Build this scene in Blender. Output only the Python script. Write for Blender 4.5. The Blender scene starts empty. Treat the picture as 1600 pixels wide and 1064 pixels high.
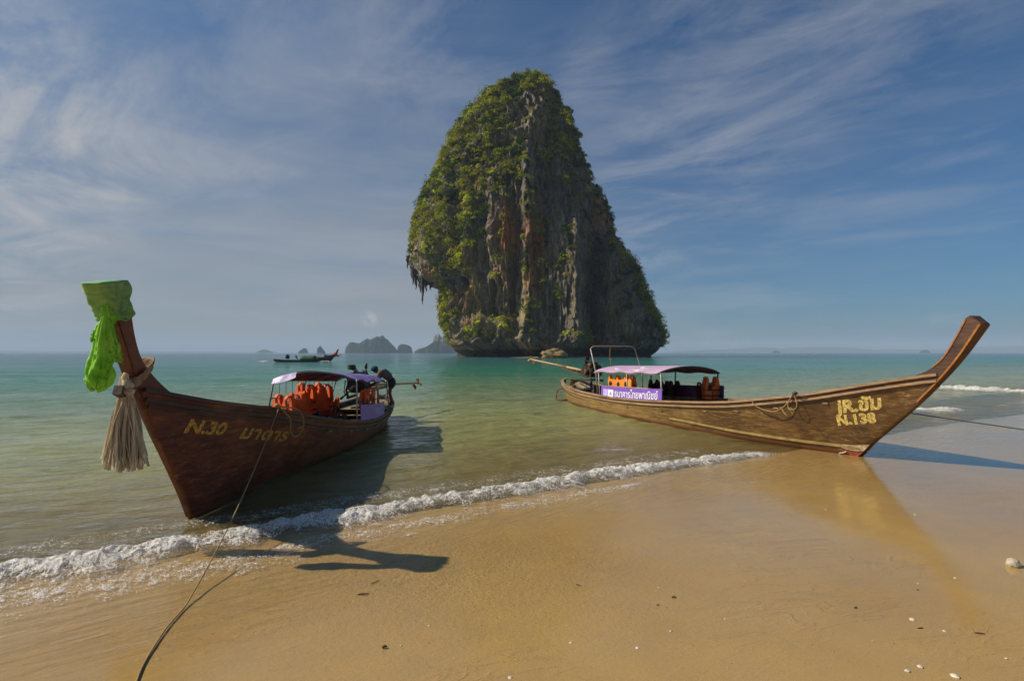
import bpy, math, random
import numpy as np
from mathutils import Vector, Matrix

# ------------------------------------------------------------------ camera, world, sun
S = bpy.context.scene
COL = S.collection
FPX, CAMH, HZ = 850.0, 2.2, 551.0
cd = bpy.data.cameras.new('camera'); cam = bpy.data.objects.new('camera', cd); COL.objects.link(cam)
cd.sensor_width = 36.0; cd.lens = 36.0 * FPX / 1600.0
cd.shift_y = (HZ - 532.0) / 1600.0
cd.clip_start = 0.05; cd.clip_end = 60000.0
cam.location = (0, 0, CAMH); cam.rotation_euler = (math.radians(90), 0, 0)
S.camera = cam

TOSUN = Vector((-1.18, 0.03, 1.0)).normalized()
ELEV = math.asin(TOSUN.z)
S.view_settings.view_transform = 'Standard'; S.view_settings.look = 'None'
S.view_settings.exposure = 0.15; S.view_settings.gamma = 1.0
S.view_settings.use_curve_mapping = False

def N(nt, typ, **kw):
    n = nt.nodes.new(typ)
    for k, v in kw.items():
        if k.startswith('i_'):
            key = k[2:]
            key = int(key) if key.isdigit() else key.replace('_', ' ')
            n.inputs[key].default_value = v
        else: setattr(n, k, v)
    return n
def L(nt, a, b): nt.links.new(a, b)
def mth(nt, op, a, b=None, c=None, clamp=False):
    n = nt.nodes.new('ShaderNodeMath'); n.operation = op; n.use_clamp = clamp
    for i, v in enumerate((a, b, c)):
        if v is None: continue
        if hasattr(v, 'is_linked'): nt.links.new(v, n.inputs[i])
        else: n.inputs[i].default_value = v
    return n.outputs[0]
def mixc(nt, fac, a, b, blend='MIX'):
    n = nt.nodes.new('ShaderNodeMix'); n.data_type = 'RGBA'; n.blend_type = blend
    for idx, v in ((0, fac), (6, a), (7, b)):
        if hasattr(v, 'is_linked'): nt.links.new(v, n.inputs[idx])
        else: n.inputs[idx].default_value = v if idx == 0 else (*v, 1)[:4]
    return n.outputs[2]
def ramp(nt, fac, stops, interp='LINEAR'):
    n = nt.nodes.new('ShaderNodeValToRGB'); cr = n.color_ramp; cr.interpolation = interp
    while len(cr.elements) < len(stops): cr.elements.new(0.5)
    for e, (p, c) in zip(cr.elements, stops):
        e.position = p
        e.color = (c, c, c, 1) if not hasattr(c, '__len__') else (*c, 1)
    nt.links.new(fac, n.inputs[0]); return n.outputs[0]
def noise(nt, vec, scale, detail=4, rough=0.55, dist=0.0):
    n = nt.nodes.new('ShaderNodeTexNoise')
    n.inputs['Scale'].default_value = scale; n.inputs['Detail'].default_value = detail
    n.inputs['Roughness'].default_value = rough; n.inputs['Distortion'].default_value = dist
    if vec is not None: nt.links.new(vec, n.inputs['Vector'])
    return n.outputs[0]
def mapping(nt, vec, scale=(1, 1, 1), rot=(0, 0, 0), loc=(0, 0, 0)):
    if any(rot):                                   # turn first, then stretch
        r_ = nt.nodes.new('ShaderNodeMapping'); r_.inputs['Rotation'].default_value = rot
        nt.links.new(vec, r_.inputs['Vector']); vec = r_.outputs[0]; rot = (0, 0, 0)
    n = nt.nodes.new('ShaderNodeMapping')
    n.inputs['Scale'].default_value = scale; n.inputs['Rotation'].default_value = rot
    n.inputs['Location'].default_value = loc
    nt.links.new(vec, n.inputs['Vector']); return n.outputs[0]

world = bpy.data.worlds.new('World'); S.world = world; world.use_nodes = True
wt = world.node_tree; wt.nodes.clear()
wout = wt.nodes.new('ShaderNodeOutputWorld'); bg = wt.nodes.new('ShaderNodeBackground')
bg.inputs[1].default_value = 0.074
sky = wt.nodes.new('ShaderNodeTexSky'); sky.sky_type = 'NISHITA'; sky.sun_disc = False
sky.sun_elevation = ELEV; sky.sun_rotation = math.atan2(TOSUN.x, TOSUN.y)
sky.air_density = 1.0; sky.dust_density = 1.2; sky.ozone_density = 1.5; sky.altitude = 0
def build_sky():
    tc = wt.nodes.new('ShaderNodeTexCoord'); d = tc.outputs['Generated']
    sp = wt.nodes.new('ShaderNodeSeparateXYZ'); L(wt, d, sp.inputs[0])
    x, y, z = sp.outputs
    zz = mth(wt, 'ADD', mth(wt, 'MAXIMUM', z, 0.0), 0.10)
    cx = mth(wt, 'DIVIDE', x, zz); cy = mth(wt, 'DIVIDE', y, zz)
    cb = wt.nodes.new('ShaderNodeCombineXYZ'); L(wt, cx, cb.inputs[0]); L(wt, cy, cb.inputs[1])
    p = cb.outputs[0]
    # high cirrus drawn out in streaks, two directions
    a = noise(wt, mapping(wt, p, (1.3, 1.9, 1), (0, 0, math.radians(40)), (3.1, 1.7, 0)), 1.0, 8, 0.66, 0.8)
    c = noise(wt, mapping(wt, p, (1.0, 3.6, 1), (0, 0, math.radians(52)), (1.0, 9.0, 0)), 1.2, 8, 0.68, 0.6)
    h = noise(wt, mapping(wt, d, (1.6, 1.6, 11.0), (0, 0, 0), (2, 0, 1)), 1.5, 7, 0.62, 0.5)
    def blob(px, py, r0, r1):
        q = Vector((px - 800, FPX, HZ - py)).normalized(); dt = wt.nodes.new('ShaderNodeVectorMath'); dt.operation = 'DISTANCE'
        L(wt, d, dt.inputs[0]); dt.inputs[1].default_value = q; a0_, a1_ = math.radians(r0), math.radians(r1)
        t_ = mth(wt, 'DIVIDE', mth(wt, 'SUBTRACT', a1_, dt.outputs['Value']), a1_ - a0_, clamp=True)
        return mth(wt, 'MULTIPLY', mth(wt, 'MULTIPLY', t_, t_), mth(wt, 'SUBTRACT', 3.0, mth(wt, 'MULTIPLY', t_, 2.0)))
    patch = mth(wt, 'MULTIPLY', blob(1160, 30, 3, 19), .40)
    for args, k in (((1330, -40, 3, 16), .35), ((-30, 180, 3, 17), .9), ((-60, 330, 2, 15), .8), ((300, 190, 2, 15), .35), ((1080, 200, 2, 14), .35), ((980, 330, 2, 13), .35), ((640, -60, 4, 22), .30), ((930, 120, 1, 7), .35), ((420, 60, 3, 20), .22)):
        patch = mth(wt, 'MAXIMUM', patch, mth(wt, 'MULTIPLY', blob(*args), k))
    patch = mth(wt, 'MAXIMUM', patch, 0.05)
    ci = mth(wt, 'MULTIPLY', mth(wt, 'ADD', mth(wt, 'MULTIPLY', ramp(wt, a, [(0.42, 0), (0.68, 1)]), 0.95), mth(wt, 'MULTIPLY', ramp(wt, c, [(0.42, 0), (0.75, 1)]), 0.25)), patch)
    hb = ramp(wt, z, [(0.0, 0.2), (0.06, 0.8), (0.2, 1.0), (0.42, 0.35), (0.6, 0)])
    ci = mth(wt, 'ADD', ci, mth(wt, 'MULTIPLY', mth(wt, 'MULTIPLY', ramp(wt, h, [(0.48, 0), (0.72, 1)]), hb), 0.26))
    # more veil toward the sun side (left), thinner to the right
    side = ramp(wt, mth(wt, 'MULTIPLY_ADD', x, 0.5, 0.5), [(0.10, 1.0), (0.42, 0.88), (0.60, 0.28), (0.95, 0.05)])
    # low veil: thickens toward the horizon, more so on the sun side
    low = ramp(wt, z, [(0.0, 1.0), (0.18, 0.92), (0.32, 0.55), (0.5, 0.22), (0.8, 0.06)])
    v = noise(wt, mapping(wt, d, (1.2, 1.2, 9.0)), 1.4, 5, 0.6, 0.4)
    veil = mth(wt, 'MULTIPLY', mth(wt, 'MULTIPLY', low, side), ramp(wt, v, [(0.3, 0.62), (0.7, 1.0)]))
    # small cumulus puffs just above the horizon
    cu = noise(wt, mapping(wt, d, (16, 16, 34)), 1.0, 5, 0.6, 0.2)
    cm = noise(wt, mapping(wt, d, (3, 3, 3), (0, 0, 0), (4.0, 0, 0)), 1.0, 2)
    band = ramp(wt, z, [(0.0, 0.0), (0.012, 0.6), (0.03, 1), (0.06, 0.25), (0.085, 0)])
    puff = mth(wt, 'MULTIPLY', blob(578, 499, 0.15, 1.15), ramp(wt, noise(wt, mapping(wt, d, (70, 70, 110)), 1.0, 5, 0.6), [(0.42, 0), (0.58, 1)]))
    cuf = mth(wt, 'MULTIPLY', mth(wt, 'MULTIPLY', ramp(wt, cu, [(0.56, 0), (0.66, 1)]), band), ramp(wt, cm, [(0.48, 0), (0.6, 1)]))
    cuf = mth(wt, 'ADD', cuf, mth(wt, 'MULTIPLY', puff, 4.0))
    base = mixc(wt, 1.0, sky.outputs[0], (0.20, 0.57, 0.88), 'MULTIPLY')
    lum = mixc(wt, 0.0, (3.6, 3.75, 4.0), (1, 1, 1))
    c1 = mixc(wt, mth(wt, 'MULTIPLY', veil, 0.98, clamp=True), base, (3.95, 4.0, 4.1))
    c2 = mixc(wt, mth(wt, 'MULTIPLY', ci, 1.25, clamp=True), c1, (5.4, 5.5, 5.8))
    c3 = mixc(wt, mth(wt, 'MULTIPLY', cuf, 0.35, clamp=True), c2, (5.2, 5.2, 5.5))
    L(wt, c3, bg.inputs[0]); L(wt, bg.outputs[0], wout.inputs[0])
build_sky()

sd = bpy.data.lights.new('sun', 'SUN'); sd.energy = 5.0; sd.angle = math.radians(0.53); sd.color = (1.0, 0.90, 0.76)
sun = bpy.data.objects.new('sun', sd); COL.objects.link(sun)
sun.rotation_euler = (-TOSUN).to_track_quat('-Z', 'Y').to_euler(); sun.location = (-30, -10, 40)
S.cycles.volume_bounces = 0; S.cycles.max_bounces = 8; S.cycles.transparent_max_bounces = 16

# ------------------------------------------------------------------ helpers
rnd = random.Random(7); rng = np.random.default_rng(7)
def Pz(px, py, z=0.0):
    Y = FPX * (CAMH - z) / (py - HZ); return Vector(((px - 800) / FPX * Y, Y, z))
def PY(px, py, Y): return Vector(((px - 800) / FPX * Y, Y, CAMH - Y * (py - HZ) / FPX))

def tag(o, label=None, cat=None, group=None, kind=None):
    if label: o['label'] = label
    if cat: o['category'] = cat
    if group: o['group'] = group
    if kind: o['kind'] = kind
    return o
def empty(name, loc, rz=0.0):
    o = bpy.data.objects.new(name, None); COL.objects.link(o); o.empty_display_size = 0.2
    o.location = loc; o.rotation_euler = (0, 0, rz); return o
def copy_tree(o, parent=None):
    c = o.copy(); COL.objects.link(c); c.parent = parent
    for ch in list(o.children): copy_tree(ch, c)
    return c
def np_mesh(name, V, F, mat, parent=None, smooth=True, attrs=None, mats=None, midx=None):
    me = bpy.data.meshes.new(name)
    V = np.asarray(V, dtype=np.float32); F = np.asarray(F, dtype=np.int32); k = F.shape[1]
    me.vertices.add(len(V)); me.vertices.foreach_set('co', V.ravel())
    me.loops.add(F.size); me.loops.foreach_set('vertex_index', F.ravel())
    me.polygons.add(len(F)); me.polygons.foreach_set('loop_start', np.arange(0, F.size, k, dtype=np.int32))
    try: me.polygons.foreach_set('loop_total', np.full(len(F), k, dtype=np.int32))
    except Exception: pass
    if smooth: me.polygons.foreach_set('use_smooth', np.ones(len(F), dtype=bool))
    me.update(calc_edges=True)
    for an, av in (attrs or {}).items():
        av = np.asarray(av, dtype=np.float32)
        if av.ndim == 1:
            at = me.attributes.new(an, 'FLOAT', 'POINT'); at.data.foreach_set('value', av)
        else:
            at = me.attributes.new(an, 'FLOAT_COLOR', 'POINT')
            at.data.foreach_set('color', np.c_[av, np.ones(len(av))].astype(np.float32).ravel())
    me.materials.append(mat)
    o = bpy.data.objects.new(name, me); COL.objects.link(o)
    if parent: o.parent = parent
    return o
def grid_faces(nr, nc, wrap=False):
    r = np.arange(nr - 1)[:, None]; c = np.arange(nc if wrap else nc - 1)[None, :]
    c2 = (c + 1) % nc
    return np.stack([r * nc + c, r * nc + c2, (r + 1) * nc + c2, (r + 1) * nc + c], -1).reshape(-1, 4)

def _hash(ix, iy, iz, seed):
    h = (ix.astype(np.int64) * 374761393 + iy.astype(np.int64) * 668265263 + iz.astype(np.int64) * 2147483647 + seed * 1274126177) & 0xffffffff
    h = ((h ^ (h >> 13)) * 1274126177) & 0xffffffff
    h = ((h ^ (h >> 16)) * 2246822519) & 0xffffffff
    return ((h ^ (h >> 15)) & 0xffffff) / float(0xffffff)
def vnoise(x, y, z=None, seed=0):
    x = np.asarray(x, float); y = np.asarray(y, float); z = np.zeros_like(x) if z is None else np.asarray(z, float)
    x, y, z = np.broadcast_arrays(x, y, z)
    ix, iy, iz = np.floor(x), np.floor(y), np.floor(z); fx, fy, fz = x - ix, y - iy, z - iz
    fx, fy, fz = [t * t * t * (t * (t * 6 - 15) + 10) for t in (fx, fy, fz)]
    r = 0
    for a in (0, 1):
        for b in (0, 1):
            for c in (0, 1):
                w = (fx if a else 1 - fx) * (fy if b else 1 - fy) * (fz if c else 1 - fz)
                r = r + w * _hash(ix + a, iy + b, iz + c, seed)
    return r * 2 - 1
def fbm(x, y, z=None, seed=0, oct=4, gain=0.5):
    r = 0; a = 1.0; s = 0
    for i in range(oct):
        m = 2.03 ** i
        r = r + a * vnoise(x * m, y * m, None if z is None else z * m, seed + i * 17); s += a; a *= gain
    return r / s
def sstep(a, b, x):
    t = np.clip((x - a) / (b - a), 0, 1); return t * t * (3 - 2 * t)

class MB:
    def __init__(s): s.v = []; s.f = []
    def add(s, vs, fs):
        o = len(s.v); s.v += [tuple(v) for v in vs]; s.f += [tuple(i + o for i in f) for f in fs]; return s
    def box(s, c, d, R=None):
        c = Vector(c); vs = []
        for x in (-.5, .5):
            for y in (-.5, .5):
                for z in (-.5, .5):
                    p = Vector((x * d[0], y * d[1], z * d[2]))
                    if R is not None: p = R @ p
                    vs.append(c + p)
        return s.add(vs, [(0, 1, 3, 2), (4, 6, 7, 5), (0, 4, 5, 1), (2, 3, 7, 6), (0, 2, 6, 4), (1, 5, 7, 3)])
    def tube(s, pts, r, n=8, cap=True):
        pts = [Vector(p) for p in pts]; m = len(pts)
        rr = r if hasattr(r, '__len__') else [r] * m
        vs = []; prev = None
        for i, p in enumerate(pts):
            t = (pts[min(i + 1, m - 1)] - pts[max(i - 1, 0)]).normalized()
            if prev is None:
                a = Vector((0, 0, 1)) if abs(t.z) < .9 else Vector((1, 0, 0))
                u = t.cross(a).normalized()
            else: u = (prev - t * prev.dot(t)).normalized()
            prev = u; w = t.cross(u)
            for k in range(n):
                an = 2 * math.pi * k / n; vs.append(p + (u * math.cos(an) + w * math.sin(an)) * rr[i])
        fs = [(i * n + k, i * n + (k + 1) % n, (i + 1) * n + (k + 1) % n, (i + 1) * n + k) for i in range(m - 1) for k in range(n)]
        if cap: fs += [tuple(reversed(range(n))), tuple(range((m - 1) * n, m * n))]
        return s.add(vs, fs)
    def sweep(s, pts, w, h, up=(0, 0, 1), cap=True):          # box-section bar along a polyline; w across, h along up
        pts = [Vector(p) for p in pts]; m = len(pts); up = Vector(up); vs = []
        for i, p in enumerate(pts):
            t = (pts[min(i + 1, m - 1)] - pts[max(i - 1, 0)]).normalized()
            sd_ = t.cross(up).normalized(); u2 = sd_.cross(t)
            for a, b in ((-1, -1), (1, -1), (1, 1), (-1, 1)): vs.append(p + sd_ * (a * w / 2) + u2 * (b * h / 2))
        fs = [(i * 4 + k, i * 4 + (k + 1) % 4, (i + 1) * 4 + (k + 1) % 4, (i + 1) * 4 + k) for i in range(m - 1) for k in range(4)]
        if cap: fs += [(3, 2, 1, 0), tuple(range((m - 1) * 4, m * 4))]
        return s.add(vs, fs)
    def prism(s, poly, fn):                                   # fn(p, side) -> 3d; side -1/+1
        n = len(poly); vs = [fn(p, -1) for p in poly] + [fn(p, 1) for p in poly]
        fs = [tuple(reversed(range(n))), tuple(range(n, 2 * n))] + [(i, (i + 1) % n, n + (i + 1) % n, n + i) for i in range(n)]
        return s.add(vs, fs)
    def grid(s, rows, wrap=False):
        nr, nc = len(rows), len(rows[0]); vs = [p for r in rows for p in r]
        fs = [(r * nc + c, r * nc + (c + 1) % nc, (r + 1) * nc + (c + 1) % nc, (r + 1) * nc + c) for r in range(nr - 1) for c in range(nc if wrap else nc - 1)]
        return s.add(vs, fs)
    def ball(s, c, r, seed=0, amp=0.0, nu=10, nv=7):
        rr = r if hasattr(r, '__len__') else (r, r, r); R_ = random.Random(seed); rows = []
        for j in range(nv + 1):
            th = math.pi * j / nv; row = []
            for i in range(nu):
                ph = 2 * math.pi * i / nu; k = 1 + amp * (R_.random() - .5) * 2
                row.append(Vector(c) + Vector((rr[0] * math.sin(th) * math.cos(ph), rr[1] * math.sin(th) * math.sin(ph), rr[2] * math.cos(th))) * k)
            rows.append(row)
        rows[0] = [Vector(c) + Vector((0, 0, rr[2]))] * nu; rows[-1] = [Vector(c) - Vector((0, 0, rr[2]))] * nu
        return s.grid(rows, True)
    def build(s, name, mat, parent=None, smooth=False, bevel=0.0, sub=0, recalc=True, solid=0.0):
        import bmesh
        me = bpy.data.meshes.new(name); me.from_pydata([tuple(v) for v in s.v], [], s.f); me.update()
        bm = bmesh.new(); bm.from_mesh(me)
        bmesh.ops.remove_doubles(bm, verts=bm.verts, dist=1e-5)
        if recalc: bmesh.ops.recalc_face_normals(bm, faces=bm.faces)
        if bevel: 
            es = [e for e in bm.edges if len(e.link_faces) == 2 and e.calc_face_angle(0) > 0.6]
            bmesh.ops.bevel(bm, geom=es, offset=bevel, segments=2, affect='EDGES', clamp_overlap=True)
        bm.to_mesh(me); bm.free()
        me.polygons.foreach_set('use_smooth', [bool(smooth)] * len(me.polygons))
        me.materials.append(mat)
        o = bpy.data.objects.new(name, me); COL.objects.link(o)
        if parent: o.parent = parent
        if solid:
            m = o.modifiers.new('solid', 'SOLIDIFY'); m.thickness = solid; m.offset = 0
        if sub:
            m = o.modifiers.new('sub', 'SUBSURF'); m.levels = sub; m.render_levels = sub
        return o

# ------------------------------------------------------------------ materials
def mat_new(name):
    m = bpy.data.materials.new(name); m.use_nodes = True; nt = m.node_tree
    return m, nt, nt.nodes['Principled BSDF'], nt.nodes['Material Output']
def simple(name, c, rough=0.6, var=0.25, scale=12, bump=0.15, metal=0.0, spec=0.4, translucent=0.0):
    m, nt, b, out = mat_new(name)
    tc = nt.nodes.new('ShaderNodeTexCoord'); v = tc.outputs['Object']
    n = noise(nt, v, scale, 5, 0.6)
    k = ramp(nt, n, [(0.3, 1 - var), (0.7, 1 + var * 0.5)])
    L(nt, mixc(nt, 1.0, c, k, 'MULTIPLY'), b.inputs['Base Color'])
    b.inputs['Roughness'].default_value = rough; b.inputs['Metallic'].default_value = metal
    b.inputs['Specular IOR Level'].default_value = spec
    if bump:
        bp = N(nt, 'ShaderNodeBump', i_Strength=bump, i_Distance=0.02); L(nt, noise(nt, v, scale * 3, 4), bp.inputs['Height']); L(nt, bp.outputs[0], b.inputs['Normal'])
    if translucent:
        tr = nt.nodes.new('ShaderNodeBsdfTranslucent'); tr.inputs[0].default_value = (*c, 1)
        mx = N(nt, 'ShaderNodeMixShader', i_0=translucent); L(nt, b.outputs[0], mx.inputs[1]); L(nt, tr.outputs[0], mx.inputs[2]); L(nt, mx.outputs[0], out.inputs[0])
    return m
def wood(name, dark, mid, light, zc=None, rough=0.42, wear=0.5, zlow=None, seed=0.0, worn=(0.30, 0.24, 0.15), aft=None):
    """varnished plank wood: grain runs along local X, worn and streaked"""
    m, nt, b, out = mat_new(name)
    tc = nt.nodes.new('ShaderNodeTexCoord'); v = tc.outputs['Object']
    g = noise(nt, mapping(nt, v, (0.9, 9, 11), loc=(seed, 0, 0)), 1.6, 7, 0.68, 0.4)
    big = noise(nt, mapping(nt, v, (0.7, 1.2, 1.6), loc=(seed + 3, 1, 0)), 1.3, 5, 0.62, 0.3)
    col = ramp(nt, mth(nt, 'ADD', mth(nt, 'MULTIPLY', g, 0.55), mth(nt, 'MULTIPLY', big, 0.45)),
               [(0.32, dark), (0.5, mid), (0.68, light)])
    w = noise(nt, mapping(nt, v, (2.2, 7, 10), loc=(seed + 9, 4, 2)), 2.0, 8, 0.75)
    w2 = noise(nt, mapping(nt, v, (0.8, 0.8, 1.1), loc=(seed, 6, 2)), 1.0, 3, 0.5)
    wm = mth(nt, 'MULTIPLY', ramp(nt, w, [(0.55, 0), (0.7, 1)]), ramp(nt, w2, [(0.4, 0), (0.65, 1)]))
    col = mixc(nt, mth(nt, 'MULTIPLY', wm, wear, clamp=True), col, worn)
    if aft is not None:            # paint worn through to bare timber over the after half
        sp3 = nt.nodes.new('ShaderNodeSeparateXYZ'); L(nt, v, sp3.inputs[0])
        fa = mth(nt, 'DIVIDE', mth(nt, 'SUBTRACT', sp3.outputs[0], aft[0]), aft[1] - aft[0], clamp=True)
        fa = ramp(nt, mth(nt, 'ADD', mth(nt, 'MULTIPLY', fa, 0.6), mth(nt, 'MULTIPLY', mth(nt, 'SUBTRACT', w, 0.5), 1.6)), [(0.12, 0), (0.6, 0.85)])
        col = mixc(nt, fa, col, mixc(nt, 1.0, aft[2], ramp(nt, g, [(0.3, 0.5), (0.7, 1.35)]), 'MULTIPLY'))
    # plank seams as thin dark relief lines along Z height
    if zc is not None:
        sp = nt.nodes.new('ShaderNodeSeparateXYZ'); L(nt, v, sp.inputs[0])
        zz = mth(nt, 'SUBTRACT', sp.outputs[2], mth(nt, 'MULTIPLY', mth(nt, 'MAXIMUM', sp.outputs[0], -5.0), 0.13))
        fr = mth(nt, 'FRACT', mth(nt, 'MULTIPLY', zz, 1.0 / zc))
        seam = mth(nt, 'MULTIPLY', ramp(nt, fr, [(0.0, 1), (0.03, 0), (0.97, 0), (1.0, 1)]), ramp(nt, noise(nt, v, 1.7, 3), [(0.4, 0.4), (0.6, 1.0)]))
        col = mixc(nt, mth(nt, 'MULTIPLY', seam, 0.5), col, (0.012, 0.008, 0.006))
    if zlow is not None:           # anti-fouling bottom: true colour change below the boot line
        sp2 = nt.nodes.new('ShaderNodeSeparateXYZ'); L(nt, v, sp2.inputs[0])
        f = ramp(nt, mth(nt, 'ADD', mth(nt, 'MULTIPLY', mth(nt, 'SUBTRACT', sp2.outputs[2], zlow[0]), 8.0), mth(nt, 'ADD', 0.25, mth(nt, 'MULTIPLY', w, 0.5))), [(0.3, 1), (0.7, 0)])
        col = mixc(nt, f, col, mixc(nt, g, zlow[1], zlow[2]))
    L(nt, col, b.inputs['Base Color'])
    L(nt, ramp(nt, g, [(0.3, rough - 0.1), (0.7, rough + 0.25)]), b.inputs['Roughness'])
    b.inputs['Specular IOR Level'].default_value = 0.35
    bp = N(nt, 'ShaderNodeBump', i_Strength=0.55, i_Distance=0.012)
    L(nt, mth(nt, 'ADD', g, w), bp.inputs['Height']); L(nt, bp.outputs[0], b.inputs['Normal'])
    return m
M = {}
M['hull_l'] = wood('red_brown_hull', (0.024, 0.007, 0.005), (0.125, 0.030, 0.012), (0.34, 0.10, 0.022), zc=0.27, wear=0.95, worn=(0.33, 0.18, 0.06), aft=(2.0, -10.0, (0.26, 0.12, 0.045)))
M['hull_r'] = wood('brown_hull', (0.030, 0.014, 0.005), (0.100, 0.048, 0.012), (0.25, 0.14, 0.036), zc=0.3, wear=0.95, seed=5.0, aft=(-1.5, -8.0, (0.27, 0.16, 0.045)),
                   zlow=(0.10, (0.10, 0.030, 0.012), (0.17, 0.065, 0.02)), worn=(0.36, 0.27, 0.13))
M['stem_l'] = wood('stem_wood_red', (0.045, 0.013, 0.006), (0.13, 0.036, 0.012), (0.24, 0.075, 0.022), wear=0.2, rough=0.38, seed=2)
M['stem_r'] = wood('stem_wood_dark', (0.020, 0.011, 0.008), (0.055, 0.026, 0.015), (0.13, 0.058, 0.022), wear=0.35, rough=0.45, seed=8, worn=(0.3, 0.12, 0.03))
M['edge_o'] = wood('orange_varnish_edge', (0.13, 0.04, 0.010), (0.30, 0.11, 0.018), (0.42, 0.17, 0.03), wear=0.1)
M['rail_l'] = wood('rail_wood_dark', (0.02, 0.012, 0.009), (0.055, 0.030, 0.018), (0.14, 0.085, 0.05), wear=0.8, worn=(0.24, 0.18, 0.12))
M['rail_r'] = wood('rail_wood_pale', (0.11, 0.06, 0.028), (0.27, 0.16, 0.08), (0.42, 0.28, 0.16), wear=0.6, worn=(0.5, 0.38, 0.25))
M['inner'] = wood('inner_timber', (0.07, 0.045, 0.02), (0.2, 0.14, 0.07), (0.38, 0.28, 0.15), wear=0.4, worn=(0.4, 0.3, 0.18))
M['inner_d'] = wood('inner_timber_dark', (0.012, 0.012, 0.013), (0.03, 0.028, 0.026), (0.07, 0.055, 0.04), wear=0.3)
M['chine'] = simple('chine_paint_yellow', (0.26, 0.17, 0.045), 0.6, 0.5, 5, 0.3)
M['cream'] = simple('old_cream_paint', (0.55, 0.42, 0.24), 0.7, 0.6, 9, 0.4)
M['red_under'] = simple('red_primer', (0.25, 0.06, 0.025), 0.7, 0.5, 8, 0.4)
M['paint_y'] = simple('hand_painted_yellow', (0.55, 0.29, 0.035), 0.65, 0.85, 30, 0.1)
M['paint_f'] = simple('faded_yellow_paint', (0.10, 0.055, 0.016), 0.7, 0.6, 30, 0.1)
M['paint_b'] = simple('hand_painted_pale_yellow', (0.66, 0.48, 0.13), 0.65, 0.85, 30, 0.1)
M['paint_w'] = simple('worn_paint_mark', (0.30, 0.20, 0.07), 0.7, 0.7, 25, 0.1)
M['purple_roof'] = simple('purple_canvas_lining', (0.20, 0.12, 0.42), 0.35, 0.3, 3, 0.3, translucent=0.15)
M['pink_roof'] = simple('pink_purple_canvas', (0.60, 0.40, 0.56), 0.45, 0.25, 3, 0.3, translucent=0.1)
M['lining'] = simple('canvas_lining_maroon', (0.16, 0.06, 0.07), 0.8, 0.3, 5, 0.2, translucent=0.25)
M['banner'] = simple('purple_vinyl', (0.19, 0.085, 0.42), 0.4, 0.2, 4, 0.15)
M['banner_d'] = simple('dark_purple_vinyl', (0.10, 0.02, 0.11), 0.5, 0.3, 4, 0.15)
M['white'] = simple('white_print', (0.75, 0.74, 0.78), 0.6, 0.1, 10, 0)
M['lilac'] = simple('lilac_print', (0.45, 0.38, 0.68), 0.6, 0.1, 10, 0)
M['blue'] = simple('blue_tarp', (0.03, 0.12, 0.28), 0.4, 0.4, 14, 0.5)
M['orange'] = simple('orange_nylon', (0.85, 0.13, 0.015), 0.7, 0.25, 18, 0.4, translucent=0.1)
M['orange2'] = simple('light_orange_nylon', (0.95, 0.30, 0.03), 0.7, 0.2, 18, 0.4, translucent=0.1)
M['shadowed'] = simple('shaded_nylon', (0.09, 0.02, 0.018), 0.8, 0.3, 18, 0.3)  # orange jacket nylon with the canopy shade put into its colour
M['black'] = simple('black_webbing', (0.015, 0.015, 0.017), 0.7, 0.3, 20, 0.1)
M['metal'] = simple('weathered_pipe', (0.35, 0.30, 0.24), 0.5, 0.4, 25, 0.2, metal=0.3)
M['metal_d'] = simple('dark_pipe', (0.06, 0.055, 0.05), 0.5, 0.4, 25, 0.2, metal=0.2)
M['rust'] = simple('rusty_steel', (0.16, 0.055, 0.02), 0.8, 0.6, 18, 0.5)
M['engine'] = simple('oily_engine_iron', (0.045, 0.032, 0.024), 0.55, 0.7, 10, 0.6, metal=0.3)
M['brass'] = simple('shaft_tube_tan', (0.42, 0.27, 0.12), 0.55, 0.4, 12, 0.2)
M['rope'] = simple('tan_rope', (0.34, 0.22, 0.09), 0.9, 0.4, 60, 0.5)
M['rope_d'] = simple('dark_rope', (0.10, 0.075, 0.05), 0.9, 0.4, 60, 0.5)
M['skin'] = simple('skin', (0.13, 0.055, 0.03), 0.55, 0.1, 20, 0)
M['shirt'] = simple('grey_shirt', (0.12, 0.10, 0.085), 0.9, 0.2, 15, 0.3)
M['shorts'] = simple('dark_shorts', (0.022, 0.024, 0.03), 0.9, 0.2, 15, 0.3)
M['cap'] = simple('navy_cap', (0.02, 0.035, 0.09), 0.9, 0.2, 15, 0.2)
M['plastic_w'] = simple('white_plastic', (0.7, 0.68, 0.62), 0.4, 0.1, 10, 0)
M['green_tarp'] = simple('green_tarp', (0.015, 0.085, 0.03), 0.7, 0.3, 6, 0.4)
M['red_cloth'] = simple('red_cloth', (0.55, 0.05, 0.02), 0.8, 0.3, 10, 0.3)
M['shell'] = simple('white_shell', (0.62, 0.52, 0.42), 0.5, 0.35, 30, 0.4)
M['coral'] = simple('bleached_coral', (0.60, 0.50, 0.36), 0.85, 0.4, 45, 0.9)
M['driftwood'] = simple('driftwood', (0.07, 0.04, 0.018), 0.85, 0.4, 30, 0.5)
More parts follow.
